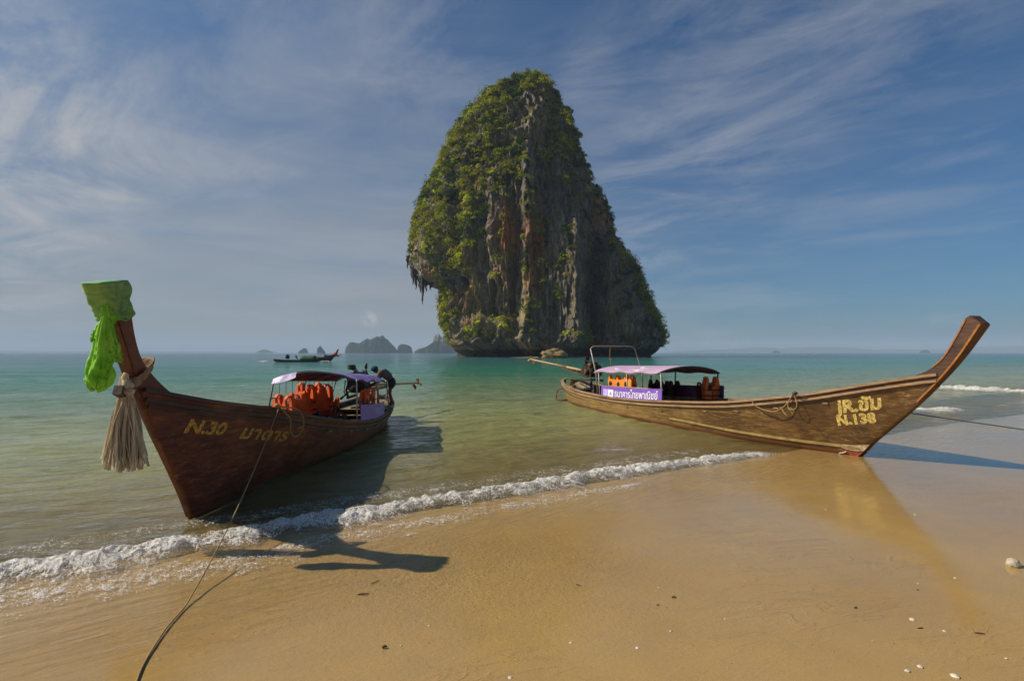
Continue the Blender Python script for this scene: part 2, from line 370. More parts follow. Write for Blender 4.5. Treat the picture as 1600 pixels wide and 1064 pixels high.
def cloth_mat(name, c1, c2, tl, sc, rough=0.8):
    m, nt, b, out = mat_new(name)
    tc = nt.nodes.new('ShaderNodeTexCoord'); v = tc.outputs['Object']
    n = noise(nt, mapping(nt, v, sc), 4, 5, 0.65, 0.6)
    col = ramp(nt, n, [(0.35, c1), (0.65, c2)]); L(nt, col, b.inputs['Base Color']); b.inputs['Roughness'].default_value = rough
    b.inputs['Specular IOR Level'].default_value = 0.2
    bp = N(nt, 'ShaderNodeBump', i_Strength=0.8, i_Distance=0.02); L(nt, n, bp.inputs['Height']); L(nt, bp.outputs[0], b.inputs['Normal'])
    tr = nt.nodes.new('ShaderNodeBsdfTranslucent'); L(nt, col, tr.inputs[0])
    mx = N(nt, 'ShaderNodeMixShader', i_0=tl); L(nt, b.outputs[0], mx.inputs[1]); L(nt, tr.outputs[0], mx.inputs[2]); L(nt, mx.outputs[0], out.inputs[0])
    return m
M['green_wrap'] = cloth_mat('green_cloth', (0.16, 0.32, 0.08), (0.34, 0.54, 0.19), 0.15, (1, 1, 2.2))
M['green_sunlit'] = cloth_mat('sunlit_green_cloth', (0.22, 0.46, 0.18), (0.36, 0.60, 0.30), 0.2, (1, 1, 1))  # paler copy of the wrap cloth, sunlight on its top put into the colour
M['green_hang'] = cloth_mat('bright_green_cloth', (0.26, 0.66, 0.05), (0.60, 0.95, 0.16), 0.5, (2, 2, 1))
M['tassel'] = cloth_mat('old_cream_cloth', (0.42, 0.34, 0.22), (0.85, 0.75, 0.56), 0.4, (7, 7, 0.8))
M['band'] = cloth_mat('tan_ribbon', (0.22, 0.12, 0.05), (0.40, 0.28, 0.18), 0.1, (2, 2, 2))

# ------------------------------------------------------------------ beach and sea
SL = 0.61; SN = math.sqrt(1 + SL * SL)
def shore(x, y): return (y - 8.43 - SL * x) / SN           # metres seaward of the waterline
def sand_z(x, y):
    D = shore(x, y)
    out = np.where(D > 0, -0.055 * D - 0.0006 * np.clip(D, 0, 60) ** 2, -0.011 * D)
    out = np.maximum(out, -9.0) + np.clip(-D - 14, 0, 60) * 0.05
    return out
def sinh_axis(n, c, lo, hi, mid):
    u = np.linspace(math.asinh((lo - mid) / c), math.asinh((hi - mid) / c), n); return mid + c * np.sinh(u)
def build_sand():
    xs = sinh_axis(560, 3.0, -11500, 11500, 0.5); ys = sinh_axis(560, 3.0, -400, 11500, 6.0)
    X, Y = np.meshgrid(xs, ys)
    Z = sand_z(X, Y); D = shore(X, Y)
    near = np.exp(-((X - 1) ** 2 + (Y - 8) ** 2) / 30 ** 2)
    U = (X + SL * Y) / SN
    Z = Z + near * (0.010 * fbm(X * 0.35, Y * 0.35, seed=3) + 0.0035 * fbm(U * 0.8, D * 5.0, seed=5) * sstep(-7, -1, D) * sstep(1.5, 0, D))
    # trampled, coarser patch in front of the left boat
    patch = np.exp(-(((X + 0.9) / 2.0) ** 2 + ((Y - 5.7) / 1.3) ** 2))
    Z = Z + patch * 0.008 * fbm(X * 5, Y * 5, seed=9)
    wet = sstep(-9.5, -3.0, D + 0.8 * fbm(X * 0.25, Y * 0.25, seed=2))
    film = sstep(-2.6, -0.8, D + 0.5 * fbm(X * 0.5, Y * 0.9, seed=12) + 0.9 * sstep(0, -4, X))
    V = np.c_[X.ravel(), Y.ravel(), Z.ravel()]
    m, nt, b, out = mat_new('wet_sand')
    tc = nt.nodes.new('ShaderNodeTexCoord'); v = tc.outputs['Object']
    at = lambda n_: N(nt, 'ShaderNodeAttribute', attribute_name=n_).outputs['Fac']
    wetv, film_, coarse = at('wet'), at('film'), at('coarse')
    big = noise(nt, v, 0.35, 4, 0.55); md = noise(nt, v, 2.2, 6, 0.65); fine = noise(nt, v, 160, 2, 0.5); mid2 = noise(nt, v, 22, 5, 0.7)
    col = ramp(nt, big, [(0.3, (0.40, 0.24, 0.068)), (0.7, (0.50, 0.325, 0.11))])
    col = mixc(nt, ramp(nt, md, [(0.35, 0.0), (0.7, 0.45)]), col, (0.36, 0.245, 0.105))
    col = mixc(nt, 1.0, col, ramp(nt, fine, [(0.3, 0.80), (0.7, 1.12)]), 'MULTIPLY')
    grit = ramp(nt, mth(nt, 'ADD', noise(nt, v, 60, 3, 0.6), mth(nt, 'MULTIPLY', coarse, 0.10)), [(0.66, 0), (0.72, 1)])
    col = mixc(nt, mth(nt, 'MULTIPLY', grit, 0.55), col, (0.10, 0.06, 0.03))
    sh = ramp(nt, noise(nt, mapping(nt, v, (1, 1, 1), loc=(5, 3, 0)), 48, 3, 0.6), [(0.73, 0), (0.77, 1)])
    col = mixc(nt, mth(nt, 'MULTIPLY', sh, 0.6), col, (0.62, 0.5, 0.36))
    # wet darkening
    col = mixc(nt, 1.0, col, ramp(nt, wetv, [(0, 1.0), (1, 0.84)]), 'MULTIPLY')
    ang = math.atan(SL)
    rip = noise(nt, mapping(nt, v, (0.9, 5.0, 1), (0, 0, -ang - 0.12)), 2.0, 6, 0.62, 0.6)
    sw = noise(nt, mapping(nt, v, (0.8, 3.4, 1), (0, 0, -0.15), (2, 5, 0)), 1.5, 5, 0.6, 0.9)
    swm = ramp(nt, mth(nt, 'ABSOLUTE', mth(nt, 'SUBTRACT', sw, 0.5)), [(0.0, 1.0), (0.035, 0.25), (0.10, 0)])
    swz = ramp(nt, noise(nt, v, 0.5, 3, 0.5), [(0.42, 0), (0.6, 1)])
    hgt = mth(nt, 'ADD', mth(nt, 'ADD', mth(nt, 'MULTIPLY', rip, mth(nt, 'MULTIPLY_ADD', film_, 0.050, 0.004)), mth(nt, 'MULTIPLY', mth(nt, 'MULTIPLY', swm, swz), 0.007)),
              mth(nt, 'ADD', mth(nt, 'MULTIPLY', mid2, mth(nt, 'MULTIPLY_ADD', coarse, 0.038, 0.0028)), mth(nt, 'MULTIPLY', fine, 0.0005)))
    bp = N(nt, 'ShaderNodeBump', i_Strength=0.75, i_Distance=1.0); L(nt, hgt, bp.inputs['Height'])
    bp2 = N(nt, 'ShaderNodeBump', i_Strength=0.45, i_Distance=1.0); L(nt, mth(nt, 'MULTIPLY', rip, mth(nt, 'MULTIPLY_ADD', film_, 0.045, 0.0075)), bp2.inputs['Height'])
    df = nt.nodes.new('ShaderNodeBsdfDiffuse'); L(nt, col, df.inputs[0]); L(nt, bp.outputs[0], df.inputs['Normal'])
    gl = nt.nodes.new('ShaderNodeBsdfGlossy'); gl.inputs[0].default_value = (1, 1, 1, 1)
    rg = mth(nt, 'ADD', mth(nt, 'MULTIPLY_ADD', coarse, 0.22, 0.09), mth(nt, 'MULTIPLY', mth(nt, 'SUBTRACT', md, 0.5), 0.12))
    L(nt, mth(nt, 'MAXIMUM', mth(nt, 'SUBTRACT', rg, mth(nt, 'MULTIPLY', film_, 0.05)), 0.05), gl.inputs['Roughness']); L(nt, bp2.outputs[0], gl.inputs['Normal'])
    fr = N(nt, 'ShaderNodeFresnel', i_IOR=1.56); L(nt, bp2.outputs[0], fr.inputs['Normal'])
    patchy = ramp(nt, noise(nt, v, 0.55, 4, 0.6), [(0.35, 0.85), (0.6, 1.0)])
    fac = mth(nt, 'MULTIPLY', mth(nt, 'MULTIPLY', fr.outputs[0], patchy), mth(nt, 'MULTIPLY_ADD', wetv, 0.8, 0.3))
    fac = mth(nt, 'MULTIPLY', fac, mth(nt, 'SUBTRACT', 1.0, mth(nt, 'MULTIPLY', coarse, 0.5)))
    mx = nt.nodes.new('ShaderNodeMixShader'); L(nt, fac, mx.inputs[0]); L(nt, df.outputs[0], mx.inputs[1]); L(nt, gl.outputs[0], mx.inputs[2])
    L(nt, mx.outputs[0], out.inputs[0])
    o = np_mesh('beach_sand', V, grid_faces(len(ys), len(xs)), m, attrs={'wet': wet.ravel(), 'film': film.ravel(), 'coarse': patch.ravel()})
    tag(o, 'smooth wet golden sand sloping gently into the sea', kind='structure')
build_sand()

# breaking wave line, world coordinates on the ground
WAVE = [Vector((-11.0, 1.75, .05)), Vector((-9.2, 2.85, .05)), Vector((-7.4, 3.85, .05)), Pz(-260, 955, .05), Pz(-120, 925, .05), Pz(0, 896, .05), Pz(100, 880, .05), Pz(200, 866, .05), Pz(300, 848, .05), Pz(400, 832, .05), Pz(500, 812, .05), Pz(600, 797, .05), Pz(700, 780, .05),
        Pz(800, 764, .05), Pz(900, 748, .05), Pz(1000, 733, .05), Pz(1100, 718, .05), Pz(1180, 708, .05), Pz(1222, 704, .05)]
def resample(P_, n):
    P_ = np.array([tuple(p) for p in P_]); d = np.r_[0, np.cumsum(np.linalg.norm(np.diff(P_, axis=0), axis=1))]
    # smooth (Catmull-like) by cubic through dense linear + box filter
    s = np.linspace(0, d[-1], n); Q = np.c_[[np.interp(s, d, P_[:, k]) for k in range(3)]].T
    k = max(3, n // len(P_)); ker = np.hanning(k + 2)[1:-1]; ker /= ker.sum()
    for j in range(3):
        q = np.r_[np.full(k, Q[0, j]) + (np.arange(-k, 0)) * (Q[1, j] - Q[0, j]), Q[:, j], np.full(k, Q[-1, j]) + np.arange(1, k + 1) * (Q[-1, j] - Q[-2, j])]
        Q[:, j] = np.convolve(q, ker, 'same')[k:-k]
    return s, Q

def build_sea():
    xs = sinh_axis(820, 3.5, -11500, 11500, 0.0); ys = sinh_axis(760, 3.5, 0.0, 11500, 7.5)
    X, Y = np.meshgrid(xs, ys); D = shore(X, Y); U = (X + SL * Y) / SN
    R_ = np.sqrt(X ** 2 + Y ** 2)
    fade = sstep(140, 30, R_); offs = sstep(0.2, 6, D)
    wv = 0.030 * np.sin(D * 2.1 + 1.2 * fbm(U * 0.15, D * 0.15, seed=21) * 3) * (0.4 + 0.6 * np.abs(fbm(U * 0.1, D * 0.12, seed=22)))
    wv += 0.045 * fbm(U * 0.45, D * 1.1, seed=23, oct=4) + 0.022 * fbm(U * 1.6 + 3, D * 3.2, seed=24, oct=3)
    Z = wv * fade * (0.25 + 0.75 * offs) * 1.05
    xr = sstep(-12, -8, X) * sstep(6.6, 4.5, X)
    # the swell just behind the breaking crest
    Z += xr * (0.10 * np.exp(-((D - 0.30) / 0.30) ** 2) - 0.02 * np.exp(-((D - 1.5) / 0.7) ** 2) + 0.035 * np.exp(-((D - 2.9) / 0.6) ** 2))
    for cx, cy, w, a in ((21.5, 25.6, 11, .16), (16.0, 20.6, 3.2, .10)):
        dd = D - shore(cx, cy); Z += a * np.exp(-(dd / 0.5) ** 2) * np.exp(-(np.abs(U - (cx + SL * cy) / SN) / w) ** 4)
    Z = Z - sstep(-0.02, -1.2, D) * 0.25 - sstep(0.1, -0.25, D) * 0.02
    V = np.c_[X.ravel(), Y.ravel(), Z.ravel()]
    dep = np.clip(-sand_z(X, Y), 0, 9)
    dist = np.clip(D, 0, 9000)
    streak = fbm(U * 0.02, D * 0.09, seed=31)
    m, nt, b, out = mat_new('sea_surface')
    tc = nt.nodes.new('ShaderNodeTexCoord'); v = tc.outputs['Object']
    at = lambda n_: N(nt, 'ShaderNodeAttribute', attribute_name=n_).outputs['Fac']
    dv = at('far')                                     # log-scaled seaward distance 0..1
    big = noise(nt, mapping(nt, v, (0.02, 0.06, 1)), 1.0, 4, 0.6)
    dv2 = mth(nt, 'ADD', dv, mth(nt, 'MULTIPLY', mth(nt, 'SUBTRACT', big, 0.5), 0.10))
    col = ramp(nt, dv2, [(0.0, (0.60, 0.48, 0.20)), (0.14, (0.46, 0.40, 0.15)), (0.23, (0.35, 0.35, 0.125)), (0.33, (0.17, 0.215, 0.11)),
                         (0.44, (0.03, 0.165, 0.105)), (0.54, (0.03, 0.135, 0.12)), (0.66, (0.036, 0.115, 0.135)), (0.80, (0.015, 0.085, 0.14)), (1.0, (0.008, 0.035, 0.08))])
    sandy = noise(nt, mapping(nt, v, (0.5, 1.4, 1), (0, 0, -math.atan(SL))), 1.6, 6, 0.65, 0.8)
    col = mixc(nt, 1.0, col, ramp(nt, sandy, [(0.3, 0.68), (0.7, 1.3)]), 'MULTIPLY')
    ang = -math.atan(SL)
    r1 = noise(nt, mapping(nt, v, (0.8, 2.0, 1), (0, 0, ang * 0.6)), 1.1, 5, 0.55, 0.5)
    r2 = noise(nt, mapping(nt, v, (1.0, 2.0, 1), (0, 0, ang * 0.3)), 4.5, 5, 0.6, 0.4)
    r3 = noise(nt, mapping(nt, v, (1.0, 1.6, 1), (0, 0, 0.2)), 0.16, 5, 0.6, 0.3)
    rough_m = ramp(nt, noise(nt, mapping(nt, v, (0.03, 0.16, 1)), 1.0, 4, 0.6), [(0.35, 0.55), (0.65, 1.3)])
    nearf = at('nearf')
    h = mth(nt, 'ADD', mth(nt, 'MULTIPLY', r1, 0.15), mth(nt, 'ADD', mth(nt, 'MULTIPLY', r2, mth(nt, 'MULTIPLY_ADD', nearf, -0.012, 0.050)), mth(nt, 'MULTIPLY', r3, mth(nt, 'MULTIPLY_ADD', nearf, -0.22, 0.26))))
    h = mth(nt, 'MULTIPLY', h, rough_m)
    bp = N(nt, 'ShaderNodeBump', i_Strength=1.0, i_Distance=1.15); L(nt, h, bp.inputs['Height'])
    df = nt.nodes.new('ShaderNodeBsdfDiffuse'); L(nt, col, df.inputs[0]); L(nt, bp.outputs[0], df.inputs['Normal'])
    tr = nt.nodes.new('ShaderNodeBsdfTransparent'); tr.inputs[0].default_value = (0.90, 0.94, 0.86, 1)
    al = ramp(nt, at('dep'), [(0.0, 0.06), (0.12, 0.28), (0.3, 0.55), (0.65, 0.85), (1.0, 0.97)])
    body = nt.nodes.new('ShaderNodeMixShader'); L(nt, al, body.inputs[0]); L(nt, tr.outputs[0], body.inputs[1]); L(nt, df.outputs[0], body.inputs[2])
    gl = nt.nodes.new('ShaderNodeBsdfGlossy'); gl.inputs[0].default_value = (1, 1, 1, 1); gl.inputs['Roughness'].default_value = 0.06
    L(nt, bp.outputs[0], gl.inputs['Normal'])
    fr = N(nt, 'ShaderNodeFresnel', i_IOR=1.33); L(nt, bp.outputs[0], fr.inputs['Normal'])
    mx = nt.nodes.new('ShaderNodeMixShader'); L(nt, mth(nt, 'MINIMUM', fr.outputs[0], 0.85), mx.inputs[0]); L(nt, body.outputs[0], mx.inputs[1]); L(nt, gl.outputs[0], mx.inputs[2])
    L(nt, mx.outputs[0], out.inputs[0])
    far = np.clip(np.log1p(dist) / np.log(6000.0), 0, 1)
    o = np_mesh('sea_water', V, grid_faces(len(ys), len(xs)), m, attrs={'dep': np.clip(dep / 1.0, 0, 1).ravel(), 'far': far.ravel(), 'nearf': sstep(60, 8, R_).ravel()})
    tag(o, 'calm sea turning from sandy green shallows to turquoise and deep blue', kind='structure')
build_sea()

def foam_material():
    m, nt, b, out = mat_new('sea_foam')
    tc = nt.nodes.new('ShaderNodeTexCoord'); v = tc.outputs['Object']
    at = N(nt, 'ShaderNodeAttribute', attribute_name='cover').outputs['Fac']
    n1 = noise(nt, v, 7, 6, 0.7, 1.0); n2 = noise(nt, mapping(nt, v, (1.6, 0.7, 1), (0, 0, -math.atan(SL))), 34, 5, 0.7, 0.8)
    vo = nt.nodes.new('ShaderNodeTexVoronoi'); vo.feature = 'DISTANCE_TO_EDGE'; vo.inputs['Scale'].default_value = 20
    dv = nt.nodes.new('ShaderNodeVectorMath'); dv.operation = 'ADD'; L(nt, v, dv.inputs[0])
    nn = nt.nodes.new('ShaderNodeTexNoise'); nn.inputs['Scale'].default_value = 6; nn.inputs['Detail'].default_value = 4
    L(nt, v, nn.inputs['Vector']); sc = nt.nodes.new('ShaderNodeVectorMath'); sc.operation = 'SCALE'; sc.inputs['Scale'].default_value = 0.3
    L(nt, nn.outputs['Color'], sc.inputs[0]); L(nt, sc.outputs[0], dv.inputs[1]); L(nt, dv.outputs[0], vo.inputs['Vector'])
    lace = ramp(nt, vo.outputs[0], [(0.0, 1.0), (0.06, 0.5), (0.16, 0.0)])
    a = mth(nt, 'ADD', mth(nt, 'MULTIPLY', mth(nt, 'SUBTRACT', n1, 0.5), 3.4), mth(nt, 'ADD', mth(nt, 'MULTIPLY', lace, 0.75), mth(nt, 'MULTIPLY_ADD', at, 1.7, -1.10)))
    a = mth(nt, 'ADD', a, mth(nt, 'MULTIPLY', mth(nt, 'SUBTRACT', n2, 0.5), 3.6))
    a = ramp(nt, a, [(0.0, 0.0), (0.5, 0.75), (1.0, 1.0)])
    col = ramp(nt, n2, [(0.3, (0.66, 0.62, 0.52)), (0.55, (0.93, 0.92, 0.90))])
    L(nt, col, b.inputs['Base Color']); b.inputs['Roughness'].default_value = 0.45
    bp = N(nt, 'ShaderNodeBump', i_Strength=0.4, i_Distance=0.02); L(nt, mth(nt, 'ADD', n2, lace), bp.inputs['Height']); L(nt, bp.outputs[0], b.inputs['Normal'])
    tl = nt.nodes.new('ShaderNodeBsdfTranslucent'); L(nt, col, tl.inputs[0])
    m1 = N(nt, 'ShaderNodeMixShader', i_0=0.4); L(nt, b.outputs[0], m1.inputs[1]); L(nt, tl.outputs[0], m1.inputs[2])
    tr = nt.nodes.new('ShaderNodeBsdfTransparent')
    mx = nt.nodes.new('ShaderNodeMixShader'); L(nt, a, mx.inputs[0]); L(nt, tr.outputs[0], mx.inputs[1]); L(nt, m1.outputs[0], mx.inputs[2]); L(nt, mx.outputs[0], out.inputs[0])
    return m
M['foam'] = foam_material()
M['foam_drop'] = simple('foam_drops', (0.8, 0.79, 0.76), 0.4, 0.1, 30, 0)
def foam_strip(name, path, nu, nv, width, height, seed, label, drops=0, dens=1.0):
    """churning foam ridge following a wave crest: real relief, lacy edges"""
    s, Q = resample(path, nu); T = np.gradient(Q, axis=0); T /= np.linalg.norm(T, axis=1)[:, None]
    Nn = np.c_[-T[:, 1], T[:, 0], np.zeros(nu)]                   # seaward
    v = np.linspace(-1, 1, nv)[None, :]; ss = s[:, None]
    w = (width(s / s[-1]) if callable(width) else np.full(nu, width))[:, None]; hh = (height(s / s[-1]) if callable(height) else np.full(nu, height))[:, None]
    edge = 0.55 * fbm(ss * 1.3 + v * 0, ss * 0 + 1.0 + v * 0, seed=seed) + 0.2 * fbm(ss * 5 + v * 0, ss * 0 + v * 0, seed=seed + 3)
    off = v * w * 0.5 + np.where(v < 0, edge * w * 0.8 * np.abs(v), edge * w * 0.3 * np.abs(v))
    prof = np.where(v < 0.15, sstep(-1, -0.1, v + 0 * ss) , 1 - 0.85 * sstep(0.15, 1, v + 0 * ss))
    X = Q[:, 0:1] + Nn[:, 0:1] * off; Y = Q[:, 1:2] + Nn[:, 1:2] * off
    tur = 0.5 + 0.5 * fbm(X * 4.6, Y * 4.6, seed=seed + 5)
    hh = hh * (0.55 + 0.75 * (0.5 + 0.5 * fbm(ss * 0.9 + v * 0, ss * 0 + 4.0 + v * 0, seed=seed + 31)) )
    relief = hh * prof * (0.35 + 0.85 * tur) + prof * hh * 0.26 * (fbm(X * 9, Y * 9, seed=seed + 7, oct=3, gain=0.5)) + prof * 0.006 * fbm(X * 45, Y * 45, seed=seed + 8, oct=2)
    base = np.maximum(sand_z(X, Y), -0.0) 
    Z = base * sstep(0.3, -0.3, v) + 0.012 + relief
    ends = np.minimum(1, np.minimum(s, s[-1] - s) / 0.8)[:, None]
    cover = (1 - np.abs(v) ** 1.7 * 1.0) * (0.62 + 0.66 * tur + 0.30 * fbm(X * 0.9, Y * 1.4, seed=seed + 33)) * ends * dens - sstep(0.35, 1, v) * 0.30
    X += prof * 0.03 * fbm(X * 20, Y * 20, seed=seed + 11); Y += prof * 0.03 * fbm(X * 20, Y * 20, seed=seed + 12)
    Z = Z * np.clip(ends, 0.2, 1)
    o = np_mesh(name, np.c_[X.ravel(), Y.ravel(), Z.ravel()], grid_faces(nu, nv), M['foam'], attrs={'cover': np.clip(cover, 0, 1).ravel()})
    tag(o, label, 'foam', kind='stuff')
    if drops:
        ico = np.array([(0, 0, 1), (.9, 0, 0), (0, .9, 0), (-.9, 0, 0), (0, -.9, 0), (0, 0, -1)], float)
        tf = np.array([(0, 1, 2), (0, 2, 3), (0, 3, 4), (0, 4, 1), (5, 2, 1), (5, 3, 2), (5, 4, 3), (5, 1, 4)])
        iu = rng.integers(0, nu, drops); iv = np.clip((rng.normal(0.36, 0.2, drops) * nv).astype(int), 0, nv - 1)
        px_ = X[iu, iv] + rng.normal(0, .05, drops); py_ = Y[iu, iv] + rng.normal(0, .05, drops); pz = np.maximum(Z[iu, iv], .01) + np.abs(rng.normal(0, .035, drops)) * (hh[iu, 0] / 0.12)
        r = rng.uniform(.0015, .0055, drops)
        VV = (ico[None] * r[:, None, None] + np.stack([px_, py_, pz], -1)[:, None]).reshape(-1, 3)
        FF = (tf[None] + (np.arange(drops) * 6)[:, None, None]).reshape(-1, 3)
        d = np_mesh('foam_droplets', VV, FF, M['foam_drop'], parent=o); d['kind'] = 'stuff'
    return o
foam_strip('breaking_foam', WAVE, 2000, 80, lambda u: np.interp(u, [0, .48, .62, .72, .83, .93, 1], [.95, .95, .90, .95, .85, .7, .35]),
           lambda u: np.interp(u, [0, .5, .66, .83, 1], [.155, .145, .15, .125, .065]), 41, 'white breaking foam of the small wave along the sand', drops=2600, dens=1.0)
foam_strip('backwash_foam', [p + Vector((.35, -.62, 0)) for p in WAVE[:16]], 1300, 40, lambda u: np.interp(u, [0, .5, .66, .86, 1], [1.5, 1.2, .8, .7, .3]), .012, 51, 'thin lacy foam film sliding back over the wet sand', dens=.50)
foam_strip('trailing_foam', [p + Vector((-.45, .75, 0)) for p in WAVE[:18]], 1300, 40, 1.1, .012, 57, 'faint broken foam threads on the water behind the wave', dens=.42)
foam_strip('surf_line_foam', [Pz(1440, 604, .1), Pz(1480, 606, .1), Pz(1530, 609, .1), Pz(1600, 612, .1), Pz(1700, 617, .1), Pz(1800, 622, .1)], 260, 24, 1.5, .30, 61, 'white surf line beyond the upturned bow on the right', dens=1.35)
foam_strip('surf_patch_foam', [Pz(1415, 642, .05), Pz(1440, 641, .05), Pz(1470, 640, .05), Pz(1502, 638, .05)], 160, 22, 1.1, .16, 71, 'short patch of foam just behind the right bow', dens=1.3)
foam_strip('surf_crest_foam', [Pz(1548, 633, .05), Pz(1565, 632.5, .05), Pz(1585, 632, .05)], 80, 12, 0.45, .06, 81, 'small foam crest near the right edge of the water', dens=.8)

# ------------------------------------------------------------------ limestone island
def build_island():
    YI = 300.0; mpp = YI / FPX
    root = empty('limestone_island', (20.0, YI, 0))
    tag(root, 'tall steep limestone sea stack covered in green scrub, stalactites on its left overhang', 'island')
    zof = lambda py: CAMH + (HZ - np.asarray(py, float)) * mpp
    xof = lambda px: (np.asarray(px, float) - 800) * mpp
    Lp = [(830, 111), (805, 117), (788, 127), (755, 146), (736, 155), (713, 181), (701, 212), (689, 240), (668, 287), (652, 324), (643, 348), (641, 386), (640, 414), (647, 428), (652, 437),
          (670, 443), (684, 448), (689, 466), (689, 503), (697, 524), (705, 536), (708, 552), (711, 566)]
    Rp = [(834, 111), (846, 122), (865, 142), (882, 169), (901, 212), (913, 240), (922, 268), (929, 301), (940, 322), (953, 343), (958, 365), (962, 386), (976, 400), (993, 423), (1007, 456), (1018, 478), (1030, 498), (1041, 524), (1036, 545), (1028, 556), (1022, 566)]
    nz, nth = 420, 900
    py = np.r_[np.linspace(111.0, 135, 30), np.linspace(136, 566, nz - 30)]
    xl = xof(np.interp(py, [p[1] for p in Lp], [p[0] for p in Lp])); xr = xof(np.interp(py, [p[1] for p in Rp], [p[0] for p in Rp]))
    pr = xof(np.interp(py, [111, 200, 330, 450, 566], [832, 838, 842, 850, 858]))
    pr = np.clip(pr, xl + 0.35 * (xr - xl), xr - 0.35 * (xr - xl) * 0.8)
    z = zof(py + 11 * sstep(230, 111, py))
    xl = xl + mpp * (3 + 3 * sstep(420, 300, py)); xr = xr - mpp * (6 + 3 * sstep(400, 560, py) * 1.0); xl = xl + mpp * 16 * sstep(230, 135, py) * sstep(111, 117, py); xr = xr - mpp * (13 * sstep(335, 250, py) + 9 * sstep(230, 135, py)) * sstep(111, 120, py); mid_ = (xl + xr) / 2; xl = np.minimum(xl, mid_ - .6); xr = np.maximum(xr, mid_ + .6)
    dp = np.interp(py, [111, 125, 160, 250, 400, 530, 548, 566], [1.0, 9, 20, 36, 48, 54, 50, 46]); db = dp * 0.9 + 5
    th = np.linspace(0, 2 * np.pi, nth, endpoint=False) 
    th = th + 0.35 * np.sin(th * 1.0 + np.pi / 2) * 0  # uniform
    C, Sn = np.cos(th)[None, :], np.sin(th)[None, :]
    wl = (pr - xl)[:, None]; wr = (xr - pr)[:, None]; dpp = dp[:, None]; dbb = db[:, None]
    wx = np.where(C < 0, wl, wr); wy = np.where(Sn < 0, dpp, dbb); n_ = np.where(Sn < 0, 1.45, 2.0)
    r = (np.abs(C / wx) ** n_ + np.abs(Sn / wy) ** n_) ** (-1 / n_)
    X = pr[:, None] + r * C; Yd = r * Sn; Z = np.repeat(z[:, None], nth, 1)
    front = sstep(0.15, -0.25, Sn)
    PX = X / mpp + 800; PYY = np.repeat(py[:, None], nth, 1)
    lowx = sstep(111, 150, PYY)
    disp = 5.0 * fbm(X * 0.035, Yd * 0.035, Z * 0.022, seed=101, oct=3)
    fl = fbm(X * 0.13 + 0.2 * Yd * 0.13, Yd * 0.10, Z * 0.018, seed=103, oct=4, gain=0.6)
    disp += 5.5 * (1 - 2.2 * np.abs(fl))                      # vertical flutes / ribs
    disp += 2.3 * (1 - 2.4 * np.abs(fbm(X * 0.40, Yd * 0.40, Z * 0.04, seed=107, oct=3))) + 0.7 * (1 - 2.4 * np.abs(fbm(X * 1.1, Yd * 1.1, Z * 0.10, seed=108, oct=2)))
    disp += 1.9 * fbm(X * 0.25, Yd * 0.25, Z * 0.25, seed=109, oct=4)
    ledge = fbm(X * 0.03, Yd * 0.03, Z * 0.09, seed=113, oct=3); disp += 2.5 * ledge
    rough_side = np.minimum(1.0, 0.35 + np.abs(Sn) * 1.3)
    g = lambda c_, w_: np.exp(-((PX - c_) / w_) ** 2)
    ft = 8.5 * g(876 + (PYY - 400) * 0.02, 12) * sstep(330, 400, PYY)
    ft += 5.0 * g(868 + 0 * PYY, 10) * sstep(150, 200, PYY) * sstep(330, 260, PYY)
    ft -= 20 * g(905 + (PYY - 450) * 0.03, 11) * sstep(350, 430, PYY) * sstep(566, 545, PYY)
    ft += 10 * g(934 + (PYY - 450) * 0.28, 16) * sstep(360, 430, PYY)
    ft -= 8 * g(850 - (PYY - 200) * 0.02, 9) * sstep(150, 220, PYY) * sstep(400, 320, PYY)
    ft += 6 * g(790 + 0 * PYY, 16) * sstep(300, 380, PYY) * sstep(490, 470, PYY)
    ft -= 7 * np.exp(-((PX - 770) / 38) ** 2 - ((PYY - 492) / 15) ** 2)
    ft += 6 * g(822 + 0 * PYY, 7) * sstep(180, 260, PYY)
    ft -= 6 * g(808 + 0 * PYY, 6) * sstep(400, 430, PYY)
    ft -= 6 * g(960 + (PYY - 400) * 0.2, 9) * sstep(390, 430, PYY) * sstep(566, 500, PYY)
    # notch worn by the waves at the foot
    notch = -5.0 * np.exp(-((PYY - 553) / 5.0) ** 2) + 2.5 * np.exp(-((PYY - 538) / 6.0) ** 2)
    dd = disp * rough_side * lowx * np.where(PYY > 540, 0.6, 1.0) + notch * lowx
    nr = np.sqrt((C / wx) ** 2 + (Sn / wy) ** 2); nx, ny = (C / wx) / nr, (Sn / wy) / nr
    ns = np.sqrt(nx ** 2 + ny ** 2); nx /= ns; ny /= ns
    side_keep = 0.30 + 0.70 * sstep(0.05, 0.5, np.abs(ny))
    X2 = X + nx * dd * side_keep; Y2 = Yd + ny * dd - ft * front
    Z2 = Z + lowx * 1.5 * fbm(X * 0.1, Yd * 0.1, Z * 0.1, seed=131, oct=3)
    V = np.c_[(X2 - 20.0).ravel(), Y2.ravel(), Z2.ravel()]
    # stone colours: grey weathered skin, pale fresh ribs, iron stains, painted shade
    n1 = fbm(X * 0.09, Yd * 0.09, Z * 0.02, seed=141); n2 = fbm(X * 0.5, Yd * 0.5, Z * 0.05, seed=143, oct=4, gain=.65); n3 = fbm(X * 0.06, Yd * 0.06, Z * 0.05, seed=147)
    grey = np.array([0.22, 0.19, 0.14]); dark = np.array([0.030, 0.028, 0.024]); pale = np.array([0.42, 0.36, 0.26]); rust = np.array([0.50, 0.17, 0.035]); ochre = np.array([0.55, 0.34, 0.10])
    c = grey + (dark - grey) * sstep(-0.05, -0.45, n1 * .5 + n2 * .8)[..., None]
    c = c + (pale - c) * sstep(0.10, 0.55, n2 + n1 * 0.4)[..., None] * 0.85
